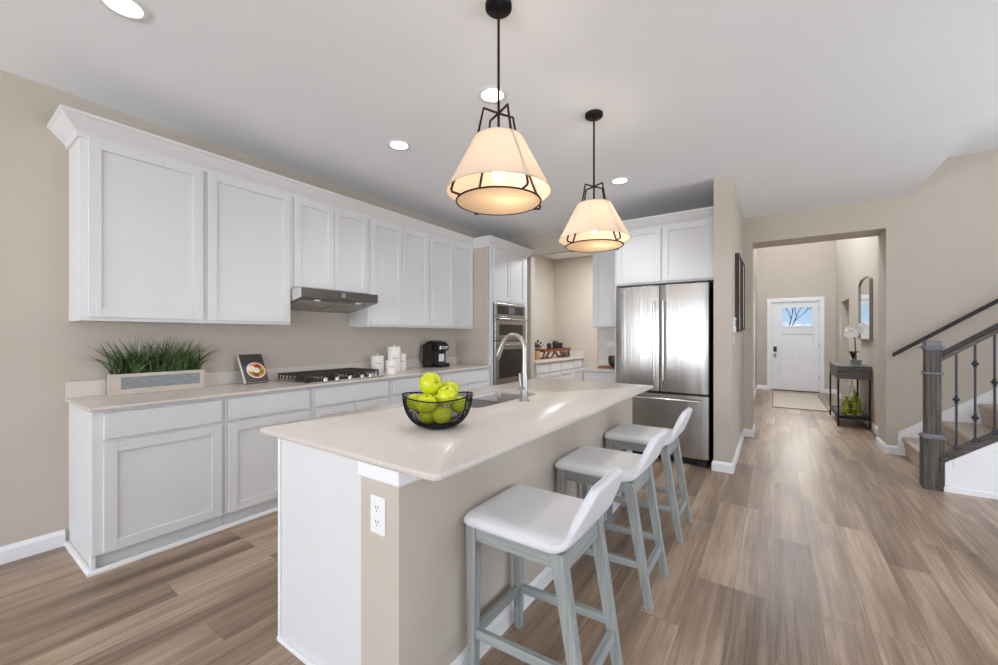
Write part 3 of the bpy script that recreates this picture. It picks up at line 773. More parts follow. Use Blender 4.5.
# faucet
fx, fy = -1.315, 2.2
t = thing('faucet', 'brushed nickel gooseneck kitchen faucet standing beside the sink', 'faucet', (fx, fy, ICT))
m = MB(); m.lathe([(0.032, ICT), (0.031, ICT + 0.006), (0.024, ICT + 0.012), (0.023, ICT + 0.10), (0.0215, ICT + 0.14), (0.016, ICT + 0.20), (0.0135, ICT + 0.26)], (fx, fy), 18)
m.build('body', 'nickel', t, smooth=True)
R = 0.085; zc = ICT + 0.336
pts = [(fx, fy, ICT + 0.22), (fx, fy, zc - 0.03)] + [(fx - R + R * math.cos(a), fy, zc + R * math.sin(a)) for a in [PI * k / 14 * 0.88 for k in range(15)]]
MB().tube(pts, 0.0138, 14).build('spout', 'nickel', t, smooth=True)
p = Vector(pts[-1]); dr = (Vector(pts[-1]) - Vector(pts[-2])).normalized()
MB().tube([p, p + dr * 0.02, p + dr * 0.06, p + dr * 0.118, p + dr * 0.123], [0.0145, 0.016, 0.019, 0.023, 0.02], 14).build('spray_head', 'nickel', t, smooth=True)
m = MB(); m.tube([(fx, fy - 0.015, ICT + 0.085), (fx, fy - 0.055, ICT + 0.085)], 0.013, 12); m.tube([(fx, fy - 0.045, ICT + 0.085), (fx - 0.003, fy - 0.048, ICT + 0.13), (fx - 0.006, fy - 0.05, ICT + 0.18)], [0.008, 0.007, 0.006], 10)
m.build('lever', 'nickel', t, smooth=True)

# outlets and switches
def outlet(x, y, z, ax, label, kind, w=0.072, h=0.125, group=None):
    pm = 'plastic_almond' if label.startswith('pale') else 'plastic_white'
    t = thing('wall_outlet' if kind == 'outlet' else 'light_switch', label, kind, (x, y, z - h / 2), group, local=True)
    rot = {'-y': 0, '+x': PI / 2, }[ax]
    t.rotation_euler = (0, 0, rot)
    MB().box(-w / 2, -0.006, 0, w / 2, 0, h).build('plate', pm, t, bevel=0.003)
    if kind == 'outlet':
        for zz in (h / 2 - 0.024, h / 2 + 0.024):
            s = MB().tube([(0, -0.006, zz), (0, -0.0085, zz)], 0.017, 20).build('socket', pm, t)
            m = MB()
            for xx in (-0.006, 0.006): m.box(xx - 0.0012, -0.0092, zz, xx + 0.0012, -0.0083, zz + 0.009)
            m.tube([(0, -0.0083, zz - 0.008), (0, -0.0092, zz - 0.008)], 0.0025, 8)
            m.build('slot', 'slot_dark', s)
    else:
        for k in range(max(1, round(w / 0.05)) if w > 0.1 else 1):
            n = max(1, round(w / 0.05)) if w > 0.1 else 1
            xx = (k - (n - 1) / 2) * 0.046
            MB().box(xx - 0.016, -0.010, h / 2 - 0.033, xx + 0.016, -0.0055, h / 2 + 0.033).build('rocker', pm, t, bevel=0.002)
    return t
outlet(-1.113, PY, 0.72, '-y', 'white duplex outlet on the end of the island half wall', 'outlet', 0.076, 0.128)
outlet(WX + 0.0005, 3.0, 1.25, '+x', 'pale switch plate on the wall above the canisters', 'switch', 0.12, 0.12)
outlet(WX + 0.0005, 3.64, 1.25, '+x', 'pale outlet on the wall beside the coffee maker', 'outlet')
outlet(-1.845, OY - 0.011, 1.215, '-y', 'small white switch plate on the tiled wall beside the refrigerator', 'switch', 0.12, 0.08)

# ------------------------------------------------------------------ bar stools
def make_stool():
    t = thing('bar_stool', '', 'bar stool', (0, 0, 0), 'bar stools along the island', local=True)
    hw = 0.203
    # cushion: one sheet that curls up into the low back
    nu, nv = 17, 26; top = []; bot = []
    for j in range(nv):
        s = j / (nv - 1); rt = []; rb = []
        for i in range(nu):
            u = -1 + 2 * i / (nu - 1); au = abs(u)
            # profile length: flat seat, bend, back
            hb = 0.135 * max(0.0, 1 - max(0, (au - 0.55) / 0.45) ** 2.2) + 0.012
            flat, rad = 0.376, 0.07
            lean = math.radians(68); arc = rad * lean
            L1 = flat; L2 = flat + arc; L3 = L2 + hb
            q = s * L3
            if j <= 15: q = L1 * j / 15
            elif j <= 20: q = L1 + arc * (j - 15) / 5
            else: q = L2 + hb * (j - 20) / 5
            if q <= L1: x, z, a = -0.248 + q, 0.0, 0.0
            elif q <= L2:
                a = (q - L1) / rad; x, z = -0.248 + L1 + rad * math.sin(a), rad * (1 - math.cos(a))
            else:
                a = lean; x = -0.248 + L1 + rad * math.sin(a) + (q - L2) * math.cos(a); z = rad * (1 - math.cos(a)) + (q - L2) * math.sin(a)
            y = u * hw
            # rounded front corners
            fr = max(0.0, 0.035 - (x + 0.248)) / 0.035
            y *= 1 - 0.07 * fr ** 2
            edge = max(0, (au - 0.8) / 0.2); fe = fr
            drop = 0.012 * edge ** 2 + 0.012 * fe ** 2
            zt = 0.652 + z - drop - 0.006 * math.exp(-((x) / 0.14) ** 2) * (1 - u * u)
            th = 0.052 - 0.018 * min(1, a / lean)
            nx, nz = -math.sin(a), math.cos(a)
            rt.append(Vector((x, y, zt)))
            rb.append(Vector((x - nx * (th - drop), y, zt - nz * (th - drop))))
        top.append(rt); bot.append(rb)
    m = MB(); m.grid(top); m.grid([r[::-1] for r in bot])
    ring_t = top[0] + [r[-1] for r in top[1:]] + top[-1][::-1][1:] + [r[0] for r in top[::-1][1:-1]]
    ring_b = bot[0] + [r[-1] for r in bot[1:]] + bot[-1][::-1][1:] + [r[0] for r in bot[::-1][1:-1]]
    mid = []
    cen = Vector((-0.05, 0, 0.63))
    for a, b in zip(ring_t, ring_b):
        c = (a + b) / 2; o = Vector((c.x - (-0.03), c.y, 0)); 
        if o.length: o.normalize()
        mid.append(c + o * 0.008)
    m.grid([ring_t, mid, ring_b], True)
    cu = m.build('seat_cushion', 'fabric_seat', t, smooth=True, subsurf=1)
    # welt seams along the curled rim
    m = MB()
    m.tube([a + (b - a) * 0.22 + Vector((0.0, 0.0, 0.0)) for a, b in zip(ring_t[len(top[0]) + 13:len(top[0]) + 13 + 38], mid[len(top[0]) + 13:len(top[0]) + 13 + 38])], 0.0022, 6)
    m.build('welt', 'fabric_seat', cu, smooth=True)
    for sy in (-1, 1):
        y = sy * 0.166
        MB().hexa([(-0.232, y - 0.016, 0), (-0.2, y - 0.016, 0), (-0.2, y + 0.016, 0), (-0.232, y + 0.016, 0)],
                  [(-0.24, y - 0.021, 0.605), (-0.195, y - 0.021, 0.605), (-0.195, y + 0.021, 0.605), (-0.24, y + 0.021, 0.605)]).build('leg', 'wood_stool', t, bevel=0.003)
        MB().hexa([(0.228, y - 0.016, 0), (0.264, y - 0.016, 0), (0.264, y + 0.016, 0), (0.228, y + 0.016, 0)],
                  [(0.122, y - 0.021, 0.60), (0.172, y - 0.021, 0.60), (0.172, y + 0.021, 0.60), (0.122, y + 0.021, 0.60)]).build('leg', 'wood_stool', t, bevel=0.003)
        MB().box(-0.195, y - 0.015, 0.545, 0.145, y + 0.015, 0.602).build('apron', 'wood_stool_rail', t, bevel=0.002)
        MB().hexa([(-0.202, y - 0.011, 0.165), (0.205, y - 0.011, 0.185), (0.205, y + 0.011, 0.185), (-0.202, y + 0.011, 0.165)],
                  [(-0.202, y - 0.011, 0.2), (0.199, y - 0.011, 0.22), (0.199, y + 0.011, 0.22), (-0.202, y + 0.011, 0.2)]).build('stretcher', 'wood_stool_rail', t, bevel=0.002)
    MB().box(-0.232, -0.148, 0.545, -0.204, 0.148, 0.602).build('apron', 'wood_stool_side', t, bevel=0.002)
    MB().hexa([(0.138, -0.148, 0.53), (0.17, -0.148, 0.53), (0.17, 0.148, 0.53), (0.138, 0.148, 0.53)], [(0.13, -0.148, 0.60), (0.164, -0.148, 0.60), (0.164, 0.148, 0.60), (0.13, 0.148, 0.60)]).build('apron', 'wood_stool_side', t, bevel=0.002)
    MB().box(-0.228, -0.15, 0.16, -0.206, 0.15, 0.198).build('footrest', 'wood_stool_side', t, bevel=0.002)
    MB().hexa([(0.212, -0.151, 0.14), (0.236, -0.151, 0.14), (0.236, 0.151, 0.14), (0.212, 0.151, 0.14)], [(0.207, -0.151, 0.175), (0.231, -0.151, 0.175), (0.231, 0.151, 0.175), (0.207, 0.151, 0.175)]).build('stretcher', 'wood_stool_side', t, bevel=0.002)
    return t
st = make_stool()
for k, (y, lab) in enumerate(((1.40, 'grey bar stool with pale seat at the near end of the island, largest of three'),
                              (2.19, 'grey bar stool with pale seat in the middle of the three at the island'),
                              (2.96, 'grey bar stool with pale seat at the far end, closest to the refrigerator'))):
    o = st if k == 0 else copy_tree(st)
    o.location = (-0.75, y, 0); o['label'] = lab

# ------------------------------------------------------------------ pendants
def make_pendant():
    t = thing('pendant_lamp', '', 'pendant light', (0, 0, 0), 'pendant lamps over the island', local=True)
    z = lambda v: v - CZ
    MB().lathe([(0, z(CZ)), (0.062, z(CZ)), (0.062, z(CZ - 0.018)), (0.056, z(CZ - 0.024)), (0, z(CZ - 0.026))], (0, 0), 28).build('canopy', 'black_metal', t, smooth=True)
    MB().tube([(0, 0, z(CZ - 0.025)), (0, 0, z(2.24))], 0.0065, 10).build('stem', 'bronze', t, smooth=True)
    sh = MB(); sh.lathe([(0.117, z(2.245)), (0.244, z(2.0)), (0.241, z(2.0)), (0.114, z(2.245))], (0, 0), 48, close=True)
    sh = sh.build('lamp_shade', 'linen_shade', t, smooth=True)
    m = MB(); 
    m.tube([(0.2445 * math.cos(2 * PI * k / 48), 0.2445 * math.sin(2 * PI * k / 48), z(2.001)) for k in range(48)], 0.0022, 6, closed=True)
    m.tube([(0.1165 * math.cos(2 * PI * k / 48), 0.1165 * math.sin(2 * PI * k / 48), z(2.245)) for k in range(48)], 0.002, 6, closed=True)
    m.build('rim', 'linen_shade', sh, smooth=True)
    df = MB().lathe([(0, z(1.958)), (0.195, z(1.958)), (0.195, z(1.955)), (0, z(1.955))], (0, 0), 48).build('diffuser', 'linen_diffuser', t, smooth=True)
    MB().tube([(0.197 * math.cos(2 * PI * k / 48), 0.197 * math.sin(2 * PI * k / 48), z(1.956)) for k in range(48)], 0.0042, 8, closed=True).build('ring', 'bronze', df, smooth=True)
    for a in (-25, 65, 155, 245):
        ca, sa = math.cos(math.radians(a)), math.sin(math.radians(a))
        pr = [(0.0, 2.372), (0.08, 2.374), (0.108, 2.25), (0.232, 2.0), (0.240, 1.972), (0.236, 1.962), (0.198, 1.956)]
        MB().tube([(r * ca, r * sa, z(h)) for r, h in pr], 0.0058, 8).build('strap', 'bronze', t, smooth=True)
    b = MB().sphere((0, 0, z(2.085)), 0.03, 16, 10, sz=1.25).build('bulb', 'bulb_glow', t, smooth=True)
    MB().tube([(0, 0, z(2.24)), (0, 0, z(2.115))], 0.017, 12).build('socket', 'black_metal', t, smooth=True)
    return t
pd = make_pendant()
for k, (x, y, lab) in enumerate(((-1.068, 1.552, 'bronze framed pendant lamp with linen cone shade nearest the viewer, hanging over the apples'),
                                 (-1.044, 2.694, 'bronze framed pendant lamp with linen cone shade farther back, hanging in front of refrigerator cabinets'))):
    o = pd if k == 0 else copy_tree(pd)
    o.location = (x, y, CZ); o['label'] = lab
    for zz, en in ((2.13, 1.6), (2.03, 1.0)):
        l = bpy.data.lights.new('pendant_light', 'POINT'); l.energy = en * 1.15; l.color = (1.0, 0.87, 0.72); l.shadow_soft_size = 0.04
        lo = bpy.data.objects.new('pendant_light', l); COL.objects.link(lo); lo.location = (x + 0.05, y, zz)

def make_down():
    t = thing('recessed_light', '', 'ceiling light', (0, 0, 0), 'recessed ceiling lights', local=True)
    MB().lathe([(0.07, -0.004), (0.092, -0.006), (0.098, -0.001), (0.098, 0.0), (0.07, 0.0)], (0, 0), 32, close=True).build('trim_ring', 'plastic_white', t, smooth=True)
    MB().lathe([(0, -0.003), (0.071, -0.003), (0.071, -0.0005), (0, -0.0005)], (0, 0), 32).build('lens', 'downlight', t, smooth=True)
    return t
dl = make_down()
for k, (x, y, lab) in enumerate(((-2.52, 0.557, 'round recessed ceiling light nearest the viewer at the upper left'),
                                 (-1.50, 2.11, 'round recessed ceiling light directly behind the near pendant stem'),
                                 (-2.52, 2.235, 'round recessed ceiling light in front of the cabinets over the cooktop'),
                                 (-1.28, 4.0, 'round recessed ceiling light nearest the refrigerator'))):
    o = dl if k == 0 else copy_tree(dl)
    o.location = (x, y, CZ); o['label'] = lab
    l = bpy.data.lights.new('recessed_lamp', 'SPOT'); l.energy = (3, 42, 28, 52)[k]; l.color = (0.97, 0.97, 0.97); l.spot_size = math.radians(130); l.spot_blend = 0.8; l.shadow_soft_size = 0.07
    lo = bpy.data.objects.new('recessed_lamp', l); COL.objects.link(lo); lo.location = (x, y, CZ - 0.012)

# ------------------------------------------------------------------ refrigerator wall
FY = 4.5
t = thing('refrigerator', 'stainless French-door refrigerator with bottom freezer drawer', 'refrigerator', (-1.015, 4.95, 0))
fx0, fx1, fm = -1.483, -0.548, -1.017
MB().box(fx0 + 0.005, FY + 0.075, 0.04, fx1 - 0.005, 5.36, 1.855).build('body', 'black_plastic', t, bevel=0.004)
def bowed(x0, x1, z0, z1):
    m = MB(); n = 12; f = []
    for k in range(n + 1):
        u = k / n; x = x0 + (x1 - x0) * u; e = min(u, 1 - u) * (x1 - x0)
        y = FY + 0.008 * (2 * u - 1) ** 2 + (0.012 * (1 - e / 0.02) ** 2 if e < 0.02 else 0)
        f.append((x, y))
    return m.prism(f + [(x1, FY + 0.07), (x0, FY + 0.07)], 'z', z0, z1)
for a, b, hx_ in ((fx0, fm - 0.003, fm - 0.045), (fm + 0.003, fx1, fm + 0.045)):
    dd = bowed(a, b, 0.735, 1.868).build('door', 'steel', t, smooth=True, bevel=0.003)
    m = MB(); m.tube([(hx_, FY - 0.052, 0.86), (hx_, FY - 0.052, 1.70)], 0.0125, 12)
    for zz in (0.885, 1.675): m.tube([(hx_, FY + 0.004, zz), (hx_, FY - 0.052, zz)], 0.0095, 10)
    m.build('handle', 'steel_bright', dd, smooth=True)
dd = bowed(fx0, fx1, 0.075, 0.712).build('freezer_drawer', 'steel', t, smooth=True, bevel=0.003)
m = MB(); m.tube([(fx0 + 0.1, FY - 0.052, 0.662), (fx1 - 0.07, FY - 0.052, 0.662)], 0.0125, 12)
for xx in (fx0 + 0.13, fx1 - 0.1): m.tube([(xx, FY + 0.004, 0.662), (xx, FY - 0.052, 0.662)], 0.0095, 10)
m.build('handle', 'steel_bright', dd, smooth=True)
MB().box(fx0 + 0.02, FY + 0.03, 0.02, fx1 - 0.02, FY + 0.07, 0.072).build('grille', 'black_plastic', t)
for xx in (fx0 + 0.06, fx1 - 0.06): MB().box(xx - 0.045, FY + 0.012, 0, xx + 0.045, FY + 0.09, 0.045).build('foot', 'iron', t, bevel=0.004)
MB().box(fx1 - 0.1, FY + 0.02, 1.868, fx1 - 0.02, FY + 0.12, 1.885).build('hinge_cover', 'black_plastic', t, bevel=0.003)

FCY = 4.66
t = thing('fridge_cabinet', 'white two-door cabinet above the refrigerator', 'cabinet', (-1.02, 5.0, 1.905))
MB().box(-1.5325, FCY, 1.905, -0.502, OY - 0.001, UZ1).build('body', 'cabinet_white', t, bevel=0.0015)
for a, b in ((-1.525, -1.033), (-1.015, -0.515)): shaker(MB(), a, b, 1.925, UZ1 - 0.012, FCY, 'y').build('door', 'cabinet_white', t, bevel=0.002)
prop(MB().box(-1.55, FCY, 0, -1.533, OY - 0.001, UZ1).build('end_panel', 'cabinet_white'), 'white tall end panel on the left side of the refrigerator', 'panel')
SY = 5.08
t = thing('wall_cabinet', 'white wall cabinet left of the refrigerator, above the green bowl', 'cabinet', (-1.77, 5.25, 1.44))
MB().box(-1.985, SY, 1.435, -1.5505, OY - 0.001, UZ1).build('body', 'cabinet_white', t, bevel=0.0015)
shaker(MB(), -1.965, -1.57, 1.457, UZ1 - 0.012, SY, 'y').build('door', 'cabinet_white', t, bevel=0.002)
struct('trim_6', MB().sweep([(-1.985, OY), (-1.985, SY), (-1.55, SY), (-1.55, FCY), (-0.501, FCY)], [(a, UZ1 + b) for a, b in CROWN]), 'cabinet_white', 'white crown molding over the refrigerator cabinets', 'crown molding')
t = thing('base_cabinet', 'white base cabinet with one wide drawer, left of the refrigerator', 'cabinet', (-1.78, 5.1, 0))
SBY = 4.82
MB().box(-2.0, SBY, 0.1, -1.5505, OY - 0.001, 0.883).build('body', 'cabinet_white', t, bevel=0.0015)
MB().box(-2.0, SBY + 0.06, 0, -1.5505, OY - 0.001, 0.1).build('toe_kick', 'cabinet_white', t)
shaker(MB(), -1.985, -1.565, 0.735, 0.872, SBY, 'y', flat=True).build('drawer', 'cabinet_white', t, bevel=0.004)
shaker(MB(), -1.985, -1.565, 0.12, 0.715, SBY, 'y').build('door', 'cabinet_white', t, bevel=0.002)
prop(MB().box(-2.03, SBY - 0.045, 0.884, -1.551, OY - 0.001, 0.914).build('countertop', 'quartz', bevel=0.004), 'small pale countertop left of the refrigerator', 'countertop')
struct('wall_tile', MB().box(-2.035, OY - 0.01, 0.914, -1.551, OY - 0.0005, 1.435), 'tile_wall', 'pale tile backsplash left of the refrigerator', 'backsplash')
prop(MB().box(-1.90, 5.03, 0.9145, -1.56, 5.26, 0.93).build('serving_board', 'wood_orange', bevel=0.004), 'orange wooden board on the small countertop by the refrigerator', 'board')
m = MB(); m.lathe([(0, .9305), (.045, .9305), (.075, .955), (.088, 1.0), (.086, 1.05), (.08, 1.068), (.076, 1.066), (.08, 1.0), (.066, .96), (0, .945)], (-1.70, 5.12), 24)
prop(m.build('green_bowl', 'bowl_green', smooth=True), 'dark green bowl standing on the orange wooden board', 'bowl')

# ------------------------------------------------------------------ pantry
PXF = -3.12
divs = [5.56, 6.02, 6.44, 6.96, 7.40]
labs = ['nearest', 'second', 'third', 'farthest']
for k in range(4):
    t = thing('base_cabinet', 'white pantry base cabinet, %s from the opening, under the pantry counter' % labs[k], 'cabinet', ((WX + PXF) / 2, (divs[k] + divs[k + 1]) / 2, 0), 'white base cabinets in the pantry')
    a, b = divs[k], divs[k + 1]
    MB().box(WX, a + 0.0005, 0.1, PXF, b - 0.0005, 0.883).build('body', 'cabinet_white', t, bevel=0.0015)
    MB().box(WX, a + 0.0005, 0, PXF - 0.06, b - 0.0005, 0.1).build('toe_kick', 'cabinet_white', t)
    shaker(MB(), a + 0.012, b - 0.012, 0.72, 0.872, PXF, 'x', flat=True).build('drawer', 'cabinet_white', t, bevel=0.004)
    shaker(MB(), a + 0.012, b - 0.012, 0.12, 0.70, PXF, 'x').build('door', 'cabinet_white', t, bevel=0.002)
t = thing('countertop', 'pale pantry countertop holding the wooden bed tray', 'countertop', (-3.4, 6.5, 0.884))
MB().box(WX, 5.545, 0.884, PXF + 0.04, 7.418, 0.914).build('slab', 'quartz', t, bevel=0.004)
MB().box(WX, 5.545, 0.914, WX + 0.02, 7.418, 1.015).box(WX + 0.0201, 7.398, 0.914, PXF + 0.035, 7.418, 1.015).build('backsplash', 'quartz', t, bevel=0.003)
# tray
tx0, tx1, ty0, ty1, tz = -3.50, -3.33, 6.22, 7.36, 1.07
t = thing('bed_tray', 'orange wooden bed tray on folding legs holding dark jars', 'tray', (-3.45, 6.8, 0.914))
m = MB(); m.box(tx0, ty0, tz - 0.018, tx1, ty1, tz - 0.006)
m.box(tx0, ty0, tz - 0.03, tx0 + 0.012, ty1, tz + 0.015); m.box(tx1 - 0.012, ty0, tz - 0.03, tx1, ty1, tz + 0.015)
m.box(tx0, ty0, tz - 0.03, tx1, ty0 + 0.012, tz + 0.02); m.box(tx0, ty1 - 0.012, tz - 0.03, tx1, ty1, tz + 0.02)
m.build('tray_top', 'wood_orange', t, bevel=0.003)
for (yt0, yb0, yt1, yb1) in ((6.32, 6.26, 6.74, 6.58), (6.94, 7.06, 7.30, 7.36)):
    m = MB()
    for xx in (tx0 + 0.03, tx1 - 0.03):
        m.bar((xx, yt0, tz - 0.02), (xx, yb0, 0.925), 0.02, 0.03, (0, 1, 0)); m.bar((xx, yt1, tz - 0.02), (xx, yb1, 0.925), 0.02, 0.03, (0, 1, 0)); m.bar((xx, yb0, 0.925), (xx, yb1, 0.925), 0.02, 0.02)
    m.bar((tx0 + 0.03, yb0, 0.926), (tx1 - 0.03, yb0, 0.926), 0.018, 0.018); m.bar((tx0 + 0.03, yb1, 0.926), (tx1 - 0.03, yb1, 0.926), 0.018, 0.018)
    m.build('leg', 'wood_red', t, bevel=0.002)
zb = tz - 0.006
for (y, r, h, lab, mt) in ((6.60, 0.045, 0.125, 'short dark jar on the left of the wooden tray', 'jar_dark'), (6.86, 0.06, 0.175, 'taller dark jar with olive lid in the middle of the tray', 'jar_dark'), (7.07, 0.045, 0.13, 'dark jar on the right of the wooden tray', 'jar_dark')):
    t = thing('jar', lab, 'jar', (-3.415, y, zb), 'jars on the wooden bed tray')
    MB().lathe([(0, zb + 0.0005), (r, zb + 0.0005), (r, zb + h * 0.8), (r * 0.8, zb + h * 0.88), (0, zb + h * 0.88)], (-3.415, y), 18).build('body', mt, t, smooth=True)
    MB().lathe([(0, zb + h * 0.88), (r * 0.85, zb + h * 0.88), (r * 0.85, zb + h), (0, zb + h)], (-3.415, y), 18).build('lid', 'jar_label' if h > 0.15 else 'jar_dark', t, smooth=True)
m = MB(); m.lathe([(0, zb + 0.0005), (0.04, zb + 0.0005), (0.06, zb + 0.03), (0.055, zb + 0.03), (0.036, zb + 0.008), (0, zb + 0.008)], (-3.415, 7.22), 18)
prop(m.build('small_dish', 'jar_dark', smooth=True), 'small dark dish at the right end of the wooden tray', 'dish')
t = thing('vase_plant', 'small green plant in a tan wooden vase left of the tray', 'plant', (-3.4, 6.12, 0.914))
MB().lathe([(0, .9145), (.06, .9145), (.065, 1.0), (.05, 1.07), (.042, 1.07), (.04, 1.0), (0, 0.99)], (-3.4, 6.10), 18).build('vase', 'vase_tan', t, smooth=True)
m = MB()
for k in range(26):
    a = random.uniform(0, 2 * PI); l = random.uniform(.06, .17); tl = random.uniform(.2, 1.0)
    p0 = Vector((-3.4, 6.12, 1.05)); dr = Vector((math.cos(a) * tl, math.sin(a) * tl, 1)).normalized()
    p1 = p0 + dr * l; u, v = frame_of(dr)
    m.tube([p0, p1], 0.002, 4)
    m.add([p1 - u * .0, p1 + u * .022 + dr * .025, p1 + dr * .06 + v * .01, p1 - u * .022 + dr * .025], [(0, 1, 2, 3)])
m.build('foliage', 'leaf_dark', t)

# ------------------------------------------------------------------ things on the long counter
Z0 = CT
t = thing('grass_planter', 'whitewashed planter box of tall green grass on the counter', 'planter', (-3.64, 0.98, Z0))
pa, pb, px0, px1, pz = 0.735, 1.262, -3.697, -3.605, Z0 + 0.14
m = MB(); e = 0.012
m.box(px0, pa, Z0 + 0.0005, px1, pb, Z0 + e); m.box(px0, pa, Z0 + e, px0 + e, pb, pz); m.box(px0, pa, Z0 + e, px1, pa + e, pz); m.box(px0, pb - e, Z0 + e, px1, pb, pz)
m.box(px1 - e, pa, Z0 + e, px1, pb, pz)
m.box(px1, pa, Z0 + 0.0005, px1 + 0.008, pb, Z0 + 0.038); m.box(px1, pa, pz - 0.022, px1 + 0.008, pb, pz); m.box(px1, pa, Z0 + 0.038, px1 + 0.008, pa + 0.05, pz - 0.022); m.box(px1, pb - 0.03, Z0 + 0.038, px1 + 0.008, pb, pz - 0.022)
m.build('box', 'wood_whitewash', t, bevel=0.002)
MB().box(px1, pa + 0.05, Z0 + 0.038, px1 + 0.002, pb - 0.03, pz - 0.022).build('inset_panel', 'galvanized', t, label='grey metal inset panel')
MB().box(px0 + e, pa + e, Z0 + e, px1 - e, pb - e, pz - 0.02).build('soil', 'soil', t)
m = MB()
for k in range(300):
    bx = random.uniform(px0 + 0.02, px1 - 0.02); by = random.uniform(pa + 0.02, pb - 0.02)
    by = pa + 0.02 + (pb - pa - 0.04) * (random.choice((0.26, 0.74)) + random.gauss(0, 0.13)) if random.random() < 0.6 else by
    by = min(max(by, pa + 0.02), pb - 0.02)
    e_ = (by - (pa + pb) / 2) / (pb - pa) * 2
    ln = random.uniform(0.15, 0.31); lean = Vector((random.gauss(0.15, 0.34), random.gauss(0.42 * e_, 0.42), 0))
    w_ = random.uniform(0.003, 0.0075); p = Vector((bx, by, pz - 0.03)); rows = []
    yaw = random.uniform(0, PI); side = Vector((math.cos(yaw), math.sin(yaw), 0))
    n = 6
    for i in range(n):
        s = i / (n - 1)
        q = p + Vector((0, 0, ln * (s - 0.28 * lean.length * s * s))) + lean * ln * s ** 1.8
        q.x = max(q.x, WX + 0.004)
        ww = w_ * (1 - s ** 2.2) + 0.0003
        rows.append([q - side * ww, q + side * ww])
    m.grid(rows)
m.build('grass', 'grass_blade', t, smooth=True, kind='stuff')

# cookbook leaning on its spine edge
t = thing('cookbook', 'cookbook with a food bowl cover propped up between planter and cooktop', 'book', (-3.6, 1.6, Z0))
Mb = Matrix.Translation((-3.535, 1.615, Z0 + 0.0145)) @ Matrix.Rotation(math.radians(90), 4, 'Z') @ Matrix.Rotation(math.radians(-32), 4, 'X')
bw, bh, bt = 0.182, 0.262, 0.024
def bk(): m = MB(); m.T = Mb; return m
bk().box(-bw / 2 + 0.004, -0.001, 0.004, bw / 2 - 0.004, bt + 0.001 - 0.004, bh - 0.004).build('pages', 'paper', t)
cv = bk().box(-bw / 2, -0.004, 0, bw / 2, -0.001, bh).box(-bw / 2, bt - 0.003, 0, bw / 2, bt, bh).build('cover', 'book_cover', t)
bk().box(-bw / 2 - 0.002, -0.004, 0, -bw / 2 + 0.003, bt, bh).build('spine', 'paper', t)
def disc(x, z, r, d, n=28):
    m = bk(); m.add([(x + r * math.cos(2 * PI * k / n), -0.004 - d, z + r * math.sin(2 * PI * k / n)) for k in range(n)], [list(range(n))]); return m
disc(0.012, 0.108, 0.074, 0.0003).build('cover_plate', 'ceramic', cv)
disc(0.012, 0.108, 0.066, 0.0005).build('cover_food', 'food_orange', cv)
for (x, z, r, mt) in ((-0.025, 0.125, 0.03, 'food_cream'), (0.03, 0.14, 0.024, 'food_red'), (0.045, 0.09, 0.022, 'food_green'), (0.005, 0.07, 0.024, 'food_red'), (0.013, 0.108, 0.026, 'paper'), (-0.02, 0.085, 0.02, 'food_green')):
    disc(x, z, r, 0.0007 + r * 0.01, 16).build('cover_food', mt, cv)
def canister(x, y, r, h, lab):
    t = thing('canister', lab, 'canister', (x, y, Z0), 'white ceramic canisters')
    MB().lathe([(0, Z0 + 0.0005), (r * 0.96, Z0 + 0.0005), (r, Z0 + 0.008), (r, Z0 + h * 0.86), (r * 0.94, Z0 + h * 0.88), (0, Z0 + h * 0.88)], (x, y), 28).build('body', 'ceramic', t, smooth=True)
    ld = MB().lathe([(0, Z0 + h * 0.88), (r * 1.03, Z0 + h * 0.88), (r * 1.03, Z0 + h * 0.96), (r * 0.9, Z0 + h), (0, Z0 + h)], (x, y), 28).build('lid', 'ceramic', t, smooth=True)
    MB().sphere((x, y, Z0 + h + 0.009), 0.012, 12, 8).build('knob', 'ceramic', ld, smooth=True)
    m = MB(); pts = []
    for k in range(25):
        s = k / 24; a = math.radians(-32) + (s - 0.5) * 0.9
        pts.append((x + (r + 0.001) * math.cos(a), y + (r + 0.001) * math.sin(a), Z0 + h * 0.55 + 0.007 * math.sin(s * 30)))
    m.tube(pts, 0.0012, 5); m.build('lettering', 'ink', t)
canister(-3.587, 2.875, 0.069, 0.18, 'medium white canister nearest the cooktop')
canister(-3.497, 3.030, 0.069, 0.275, 'tallest white canister, behind the smallest one')
canister(-3.252, 2.777, 0.053, 0.148, 'smallest white canister at the front of the group')
canister(-3.545, 3.185, 0.05, 0.19, 'slim white canister half hidden behind the tallest one')

# coffee maker
t = thing('coffee_maker', 'black single-serve coffee maker in the corner beside the oven tower', 'coffee maker', (-3.56, 3.72, Z0))
kx, ky = -3.56, 3.76
m = MB(); m.prism([(kx - 0.12, Z0 + 0.001), (kx + 0.13, Z0 + 0.001), (kx + 0.13, Z0 + 0.035), (kx + 0.06, Z0 + 0.045), (kx + 0.06, Z0 + 0.20), (kx + 0.11, Z0 + 0.21), (kx + 0.115, Z0 + 0.27), (kx + 0.07, Z0 + 0.315), (kx - 0.03, Z0 + 0.335), (kx - 0.12, Z0 + 0.31)], 'y', ky - 0.07, ky + 0.13)
m.build('body', 'black_plastic', t, bevel=0.012, bseg=3)
MB().box(kx - 0.1, ky - 0.135, Z0 + 0.001, kx + 0.05, ky - 0.0705, Z0 + 0.29).build('reservoir', 'dark_glass', t, bevel=0.012, bseg=3)
MB().box(kx + 0.113, ky - 0.045, Z0 + 0.225, kx + 0.12, ky + 0.105, Z0 + 0.265).build('handle', 'steel_bright', t, bevel=0.003)
MB().box(kx + 0.0605, ky - 0.005, Z0 + 0.07, kx + 0.064, ky + 0.09, Z0 + 0.165).build('sticker', 'plastic_white', t, label='white square sticker')
